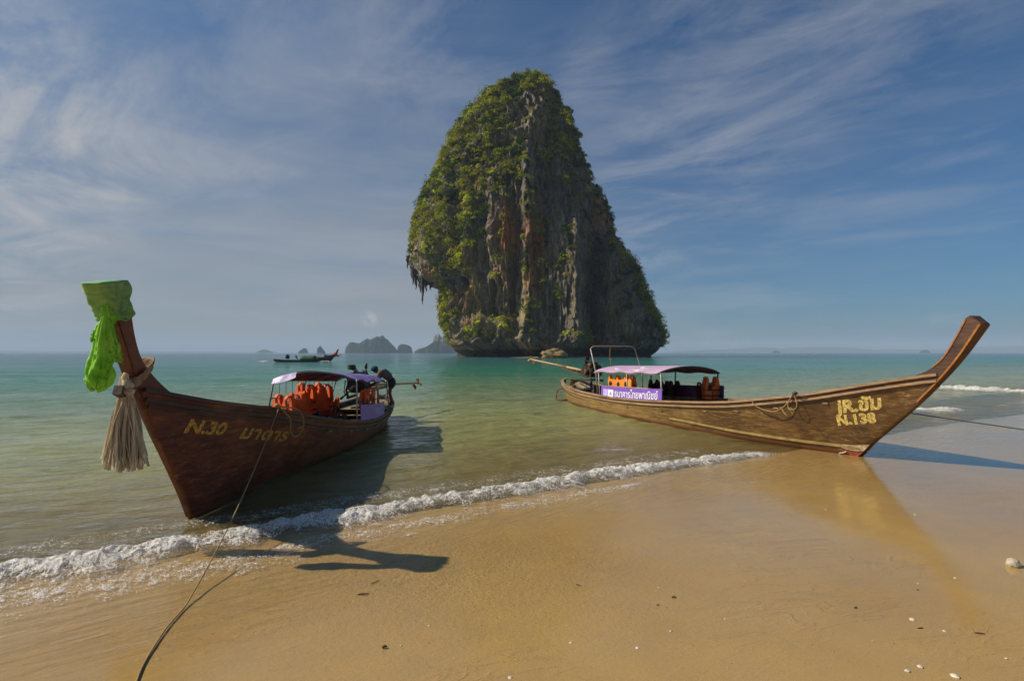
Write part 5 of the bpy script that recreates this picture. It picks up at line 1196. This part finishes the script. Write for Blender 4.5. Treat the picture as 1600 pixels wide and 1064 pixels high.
    T0 = lw(1.29, .03, 1.83)
    MB().ball(inv2 @ T0, (.06, .06, .08), 3, .2, 12, 8).ball(inv2 @ (T0 + Vector((-.02, 0, .09))), (.035, .035, .06), 4, .2, 10, 7).ball(inv2 @ (T0 + Vector((.03, -.02, -.06))), (.06, .055, .05), 5, .2, 10, 7).build('tassel_knot', M['tassel'], r2, smooth=True)
    tm = MB(); R_ = random.Random(11)
    for i in range(95):
        a = R_.uniform(0, 2 * math.pi); r_ = math.sqrt(R_.random()); x = math.cos(a) * r_; y = math.sin(a) * r_; ln = R_.uniform(.74, .92) - .05 * abs(x)
        pts = []
        for k in range(7):
            q = k / 6; sp = .025 + .215 * q ** .75; wob = .020 * math.sin(i * 2.3 + q * 5.5); pts.append(inv2 @ (T0 + Vector((wob + x * sp - .02 * q - .012 + .010 * math.sin(i + q * 5), y * sp * .55, -.04 - ln * q))))
        tm.sweep(pts, R_.uniform(.022, .042), .006, up=(math.cos(a * 3), math.sin(a * 3), .1))
    tm.build('tassel_strands', M['tassel'], r2)['kind'] = 'stuff'
left_cloths()

# ------------------------------------------------------------------ ropes
def catmull(pts, n=12):
    pts = [Vector(p) for p in pts]; P_ = [pts[0] * 2 - pts[1]] + pts + [pts[-1] * 2 - pts[-2]]; out = []
    for i in range(1, len(P_) - 2):
        for k in range(n):
            t = k / n; a, b, c, d = P_[i - 1:i + 3]
            out.append(.5 * ((2 * b) + (c - a) * t + (2 * a - 5 * b + 4 * c - d) * t * t + (3 * b - a - 3 * c + d) * t ** 3))
    return out + [pts[-1]]
def rope(name, pts, r, mat, label, n=12):
    pp = catmull(pts, n); o = MB().tube(pp, r, 8).build(name, mat, None, smooth=True); tag(o, label, 'rope'); return o
def gz(p): return float(sand_z(np.array(p.x), np.array(p.y)))
a0 = lw(-1.3, .66, 1.33)
gp = []
for px, py in ((288, 945), (262, 975), (240, 1008), (222, 1040), (212, 1066), (196, 1110), (190, 1160)):
    p = Pz(px, py, .05); p.z = gz(p) + .012; gp.append(p)
mid = [a0.lerp(gp[0], q) + Vector((0, 0, -.42 * q * (1 - q) * (1.0 + .7 * q))) for q in (.2, .4, .6, .75, .88, .95)]
rope('mooring_rope', [a0 + Vector((0, -.0, .04)), a0] + mid + gp, .0072, M['rope'], 'tan mooring rope running from the left boat down onto the near sand')
loop = [lw(-1.3, .60, 1.36), lw(-1.36, .68, 1.30), lw(-1.50, .76, 1.12), lw(-1.56, .74, .94), lw(-1.66, .76, .82), lw(-1.80, .80, .84), lw(-1.88, .84, .98), lw(-1.82, .84, 1.16), lw(-1.62, .80, 1.28), lw(-1.42, .70, 1.33), lw(-1.3, .62, 1.36)]
rope('rope_loop', loop, .013, M['rope'], 'loop of tan rope hanging over the side of the left boat')
MB().ball((0, 0, 0), (.045, .045, .04), 2, .25).build('rope_knot', M['rope'], None, smooth=True).location = lw(-1.3, .64, 1.36)
tag(bpy.data.objects['rope_knot'], 'lump of tan rope knot on the near rail of the left boat', 'knot')
ra = rw(-.95, -.80, 1.24)
pr_ = [ra, rw(-.7, -.76, 1.235)]; e = Vector((14.6, 9.1, .12))
for q in (.12, .3, .5, .7, .9, 1.0): 
    p = pr_[1].lerp(e, q); p.z -= .10 * q * (1 - q) * 4 * .5; pr_.append(p)
rope('mooring_rope', pr_, .011, M['rope_d'], 'thin dark mooring rope stretched from the right boat across to the right edge')
rope('slack_rope', [rw(-2.0, -.97, 1.08), rw(-1.92, -.99, .96), rw(-1.7, -.93, .86), rw(-1.4, -.88, .84), rw(-1.15, -.86, .98), rw(-1.0, -.82, 1.16), rw(-.95, -.80, 1.26)], .012, M['rope'], 'slack rope drooping along the hull of the right boat')
rope('rope_loop', [rw(-.95, -.82, 1.26), rw(-1.02, -.86, 1.10), rw(-1.02, -.87, .98), rw(-.93, -.85, .93), rw(-.84, -.82, .99), rw(-.86, -.80, 1.12), rw(-.93, -.80, 1.25)], .011, M['rope'], 'small rope loop hanging below the rail knot of the right boat')
MB().ball((0, 0, 0), (.06, .05, .045), 5, .25).build('rope_knot', M['rope_d'], None, smooth=True).location = rw(-.93, -.78, 1.29)
tag(bpy.data.objects['rope_knot.001'], 'dark rope knot round the near rail of the right boat', 'knot')
o = crumpled('rag_scrap', rw(-.30, -.14, .0), (.34, .10, .06), M['tassel'], 'frayed white scrap of rag at the foot of the right bow', 'rag', 9)
o.rotation_euler = (0, -.5, Rang)

# ------------------------------------------------------------------ boatman
def skin_fig(name, joints, edges, mat, parent, sub=2):
    me = bpy.data.meshes.new(name); me.from_pydata([tuple(j[0]) for j in joints], edges, []); me.update()
    me.materials.append(mat); o = bpy.data.objects.new(name, me); COL.objects.link(o); o.parent = parent
    m = o.modifiers.new('skin', 'SKIN'); 
    for i, j in enumerate(joints):
        sv = me.skin_vertices[0].data[i]; r = j[1]; sv.radius = (r, r) if not hasattr(r, '__len__') else r; sv.use_root = (i == 0)
    m.use_smooth_shade = True
    s_ = o.modifiers.new('sub', 'SUBSURF'); s_.levels = sub; s_.render_levels = sub; return o
def boatman():
    base = lw(-9.95, .78, .52)
    root = empty('person', base); tag(root, 'man in navy cap, grey shirt and dark shorts bending over the left boat engine', 'person')
    # x: image right, y: away, z: up. Hips at the right, torso bent to the left
    J = [((0, 0, .80), .11),            # 0 pelvis
         ((-.10, -.02, .93), .125), ((-.22, -.03, 1.03), .135), ((-.34, -.03, 1.05), .115), ((-.42, -.04, 1.06), .05), ((-.47, -.05, 1.09), .06),  # spine..neck,head base
         ((-.52, -.06, 1.13), .088), ((-.54, -.07, 1.17), .075),   # head
         ((.04, -.12, .74), .085), ((-.02, -.16, .44), .055), ((.05, -.14, .10), .036), ((.05, -.14, .045), .035), ((-.09, -.17, .03), .028),   # near leg
         ((.02, .12, .74), .085), ((-.12, .16, .45), .055), ((.0, .2, .12), .036), ((.0, .2, .05), .035), ((-.14, .2, .03), .028),               # far leg
         ((-.34, -.17, 1.01), .055), ((-.42, -.24, .76), .040), ((-.60, -.20, .62), .030), ((-.67, -.19, .60), .030),                       # near arm
         ((-.34, .13, 1.01), .055), ((-.48, .20, .78), .040), ((-.66, .14, .66), .030), ((-.73, .13, .65), .030)]
    E_ = [(0, 1), (1, 2), (2, 3), (3, 4), (4, 5), (5, 6), (6, 7), (0, 8), (8, 9), (9, 10), (10, 11), (11, 12), (0, 13), (13, 14), (14, 15), (15, 16), (16, 17), (3, 18), (18, 19), (19, 20), (20, 21), (3, 22), (22, 23), (23, 24), (24, 25)]
    n0 = len(J)
    for hnd, dy in ((21, -1), (25, 1)):
        hx, hy, hz = J[hnd][0]
        for f_, (ox, oy, oz) in enumerate([(-.075, -.03, -.01), (-.085, -.01, -.015), (-.08, .01, -.015), (-.07, .03, -.01)]):
            J.append(((hx + ox * .5, hy + oy * .9, hz + oz), .010)); J.append(((hx + ox, hy + oy, hz + oz - .025), .008)); k = len(J); E_ += [(hnd, k - 2), (k - 2, k - 1)]
        J.append(((hx - .03, hy - dy * .045, hz - .02), .010)); E_.append((hnd, len(J) - 1))
    skin_fig('body', J, E_, M['skin'], root)
    T = [((-.02, 0, .86), .145), ((-.12, -.02, .95), .155), ((-.24, -.03, 1.045), .160), ((-.34, -.03, 1.06), .135), ((-.39, -.04, 1.06), .085), ((-.34, -.17, 1.01), .080), ((-.385, -.215, .87), .066), ((-.34, .13, 1.01), .080), ((-.41, .17, .88), .066)]
    skin_fig('shirt', T, [(0, 1), (1, 2), (2, 3), (3, 4), (3, 5), (5, 6), (3, 7), (7, 8)], M['shirt'], root)
    T = [((0, 0, .80), .150), ((-.06, -.01, .87), .150), ((.04, -.12, .72), .112), ((.0, -.15, .52), .095), ((.02, .12, .72), .112), ((-.08, .15, .53), .095)]
    skin_fig('shorts', T, [(0, 1), (0, 2), (2, 3), (0, 4), (4, 5)], M['shorts'], root)
    MB().grid([[Vector((-.52, -.06, 1.165)) + Vector((math.cos(a) * r, math.sin(a) * r, z)) for a in [2 * math.pi * k / 16 for k in range(16)]] for r, z in ((.105, -.035), (.11, 0), (.10, .05), (.065, .085), (0.001, .095))], True).add([(-.60, -.11, 1.13), (-.60, -.01, 1.13), (-.71, -.02, 1.10), (-.71, -.10, 1.10)], [(0, 1, 2, 3)]).build('cap', M['cap'], root, smooth=True, recalc=False, solid=.01)
    for sy in (-.035, .035): MB().ball((-.605, -.065 + sy, 1.115), .010).build('eye', M['black'], root)
boatman()

# ------------------------------------------------------------------ passing boat and the two far ones
def far_boat(loc, ang, label, cloth=True, sc=1.0):
    root = empty('longtail_boat', loc, ang); root.scale = (sc, sc, sc); tag(root, label, 'boat')
    B = Boat(root, [(-13, .1), (-12.8, .5), (-11, .9), (-7, 1.1), (-3, .95), (-1, .6), (0, .4), (1.3, .06)],
             [(-13, .75), (-11, .55), (-7, .5), (-4, .7), (-2, 1.0), (0, 1.4), (1.3, 1.8)], [(-13, .05), (-11, .7), (-7, .95), (-3, .6), (0, .05)], [(-13, .3), (-12, -.05), (-6, -.15), (0, 0)], [(0, 0), (1.3, 1.7)], -12.95, 1.3)
    B.hull(M['inner_d'], M['inner_d'])
    prism_ty([(0, 0), (1.3, 1.6), (1.75, 2.3), (2.0, 3.0), (1.75, 3.05), (1.5, 2.5), (1.1, 1.95), (.6, 1.6)], .08, .12).build('stem_post', M['stem_r'], root)
    MB().box((-9.8, 0, 1.15), (.8, .5, .8)).box((-9.8, 0, 1.65), (.5, .4, .25)).build('engine', M['engine'], root, bevel=.05)
    MB().tube([(-10.2, 0, 1.1), (-14.8, .1, .1)], .06, 6).build('drive_shaft', M['brass'], root)
    MB().grid([[Vector((t, y, .5 + .95 * (1 - abs(y) ** 2.6) + .04 * math.sin(t * 3))) for y in np.linspace(-1, 1, 9)] for t in np.linspace(-6.8, -3.4, 8)]).build('tarpaulin', M['green_tarp'], root, smooth=True, recalc=False, solid=.02)
    MB().tube([(-5, -.6, 1.62), (-.9, -.5, 1.95)], .04, 6).build('pole', M['brass'], root)
    if cloth:
        MB().grid([[Vector((1.15 + .5 * q + .18 * math.cos(a), .22 * math.sin(a), 1.75 + 1.0 * q)) for a in np.linspace(0, 2 * math.pi, 12, endpoint=False)] for q in np.linspace(0, 1, 6)], True).grid([[Vector((1.75 - u * .9 - .1, .15 + .04 * math.sin(u * 9), 2.45 - v - u * .25)) for u in np.linspace(0, 1, 6)] for v in (0, .35, .7)]).build('bow_cloth', M['red_cloth'], root, smooth=True, recalc=False, solid=.02)
    MB().box((-2.4, 0, 1.05), (1.6, 1.2, .25)).box((-1.2, .2, 1.35), (.5, .6, .35)).build('cargo', M['inner'], root, bevel=.04)
    return root
def small_person(name, loc, label, mat):
    r = empty(name, loc); tag(r, label, 'person')
    skin_fig('body', [((0, 0, .45), .16), ((0, 0, .8), .18), ((0, 0, .98), .06), ((0, 0, 1.12), .11), ((.1, .12, .42), .09), ((.32, .12, .42), .07), ((.34, .12, .05), .05), ((.1, -.12, .42), .09), ((.32, -.12, .42), .07), ((.34, -.12, .05), .05), ((.02, .22, .85), .06), ((.2, .25, .6), .045), ((.02, -.22, .85), .06), ((.2, -.25, .6), .045)],
             [(0, 1), (1, 2), (2, 3), (0, 4), (4, 5), (5, 6), (0, 7), (7, 8), (8, 9), (1, 10), (10, 11), (1, 12), (12, 13)], mat, r, 1)
    return r
FY = 128.0
fx = (516 - 800) / FPX * FY
far_boat((fx, FY, 0.0), 0.06, 'low dark longtail boat with green tarpaulin and red bow cloth crossing the bay')
small_person('person', (fx - 7.9, FY - .4, .55), 'dark seated steersman beside the green tarpaulin of the passing boat', M['shorts'])
far_boat(((508 - 800) / FPX * 330, 330, 0), math.pi - .2, 'tiny dark longtail boat far off, just left of the hump island', False, .72)
far_boat(((521 - 800) / FPX * 420, 420, 0), math.pi - .1, 'tiniest grey boat on the horizon under the hump island', False, .5)
for nm, xo, ln, w, lab in (('bow_wave_foam', -1.0, 3.6, .5, 'white bow wave of the passing boat'), ('stern_wake_foam', -15.0, 3.2, .5, 'white wake at the stern of the passing boat')):
    foam_strip(nm, [Vector((fx + xo - ln / 2 + ln * q, FY - 1.1 + .3 * q, .05)) for q in (0, .33, .66, 1)], 60, 10, .9, .35, 90, lab, dens=1.1)

# ------------------------------------------------------------------ small things on the sand
cp_ = Pz(1583, 884, .06); 
rock_blob('coral_lump', (cp_.x, cp_.y, gz(cp_) + .03), (.062, .055, .048), 401, M['coral'], .35, (28, 16), 'round bleached coral lump alone on the wet sand at the right', 'coral')
def shell_obj(px, py, s, rz, label, grp='small shells on the wet sand'):
    p = Pz(px, py, 0.0); p = Pz(px, py, gz(p)); mb = MB(); rows = []
    for i in range(6):
        q = i / 5; rows.append([Vector(((q - .35) * 1.0 * s, (math.cos(a) * .45 * math.sin(math.pi * (q * .8 + .1))) * s, abs(math.sin(a)) * .28 * s * math.sin(math.pi * (q * .8 + .1)) * (1 + .12 * math.cos(a * 9)))) for a in np.linspace(0, math.pi, 9)])
    o = mb.grid(rows).build('shell', M['shell'], None, smooth=True, recalc=False); o.location = (p.x, p.y, gz(p)); o.rotation_euler = (0, 0, rz); tag(o, label, 'shell', grp); return o
for i, (px, py, s, lab) in enumerate([(1424, 968, .050, 'whitish shell above the lowest right pair of shells'), (1439, 1042, .040, 'pale shell near the bottom edge right of the centre'), (1419, 1048, .038, 'small pale shell just left of its twin at the bottom edge'), (1490, 1055, .055, 'largest pale shell at the bottom edge on the right'),
        (1434, 912, .020, 'tiny shell in the boat reflection on the right'), (1477, 986, .028, 'thin shell chip left of the brown reflection tip'), (1493, 903, .03, 'shell beside the middle of the brown reflection'), (1429, 804, .026, 'shell chip high in the brown reflection under the right bow'),
        (1290, 796, .025, 'tiny pale shell on the smooth sand below the right boat'), (1251, 889, .022, 'tiny pale shell left of the reflection band'), (1572, 1028, .02, 'tiny shell near the bottom right corner'), (995, 1012, .03, 'pale sliver of shell low in the centre'), (1048, 986, .022, 'pale shell chip right of the golden patch'),
        (893, 1004, .030, 'thin pale shell sliver on the golden patch'), (797, 1058, .035, 'pale curved shell at the bottom edge near the centre'), (1029, 918, .018, 'tiny pale shell on the mauve wet sand'), (1133, 967, .018, 'tiny pale chip by itself right of the centre'), (627, 1008, .018, 'small pale chip below the bow shadow'), (670, 977, .018, 'pale chip at the end of a drag mark')]):
    shell_obj(px, py, s, i * 1.7, lab)
def stick_obj(px, py, ln, r, rz, label, mat='driftwood'):
    p = Pz(px, py, 0.0); p.z = gz(p) + r * .8; d = Vector((math.cos(rz), math.sin(rz), 0)) * ln / 2
    o = MB().tube(catmull([-d, Vector((0, 0, r)) + d.cross(Vector((0, 0, 1))) * .12, d], 5), [r * .8, r * .9, r, r * 1.05, r * 1.1, r, r, r * .9, r * .8, r * .6, r * .4][:11], 7).build('twig', M[mat], None, smooth=True); o.location = p; tag(o, label, 'twig', 'bits of driftwood on the sand')
for i, (px, py, ln, r, rz, lab) in enumerate([(586, 913, .11, .0035, .95, 'thin dark twig lying just below the stem shadow'), (568, 933, .10, .006, .1, 'thick short brown stick under the shadow of the green cloth'), (601, 1020, .035, .009, .3, 'small black lump of wood low on the left sand'),
        (904, 920, .06, .003, -.7, 'thin brown twig on the golden patch'), (1053, 941, .04, .006, 0, 'dark bark chip alone right of the golden patch'), (1028, 953, .025, .004, .2, 'smaller dark chip below the bark chip'), (1337, 960, .03, .006, .2, 'dark chip left of the brown reflection'), (1438, 993, .05, .004, .1, 'thin dark twig left of the white shell'),
        (1531, 1002, .07, .004, -.3, 'thin twig at the tip of the brown reflection'), (1434, 931, .02, .004, .3, 'tiny dark chip inside the brown reflection')]):
    stick_obj(px, py, ln, r, rz, lab)
def debris():
    n = 750; u = rng.random(n)
    px = np.where(u < .6, rng.normal(760, 130, n), rng.uniform(120, 1600, n)); py = np.where(u < .6, rng.normal(865, 55, n), rng.uniform(760, 1064, n))
    ys = FPX * CAMH / (py - HZ); xs = (px - 800) / FPX * ys; ok = shore(xs, ys) < -.55; xs, ys = xs[ok], ys[ok]; n = len(xs); zs = sand_z(xs, ys)
    ico = np.array([(0, 0, .6), (1, 0, 0), (0, .8, 0), (-1, 0, 0), (0, -.8, 0), (0, 0, -.6)], float); tf = np.array([(0, 1, 2), (0, 2, 3), (0, 3, 4), (0, 4, 1), (5, 2, 1), (5, 3, 2), (5, 4, 3), (5, 1, 4)])
    r = rng.uniform(.0016, .0046, n); an = rng.uniform(0, 6.28, n); c, s_ = np.cos(an), np.sin(an)
    P_ = ico[None] * r[:, None, None] * rng.uniform(.6, 1.5, (n, 6, 1)); X = P_[..., 0] * c[:, None] - P_[..., 1] * s_[:, None]; Y = P_[..., 0] * s_[:, None] + P_[..., 1] * c[:, None]
    V = np.stack([X + xs[:, None], Y + ys[:, None], P_[..., 2] + zs[:, None] + .002], -1); half = n // 2
    for nm, sl_, mat, lab in (('shell_grit', slice(0, half), M['shell'], 'pale shell fragments strewn over the sand'), ('dark_grit', slice(half, n), M['driftwood'], 'dark specks and grit strewn over the sand')):
        v = V[sl_]; FF = (tf[None] + (np.arange(len(v)) * 6)[:, None, None]).reshape(-1, 3); tag(np_mesh(nm, v.reshape(-1, 3), FF, mat, smooth=False), lab, 'grit', kind='stuff')
debris()
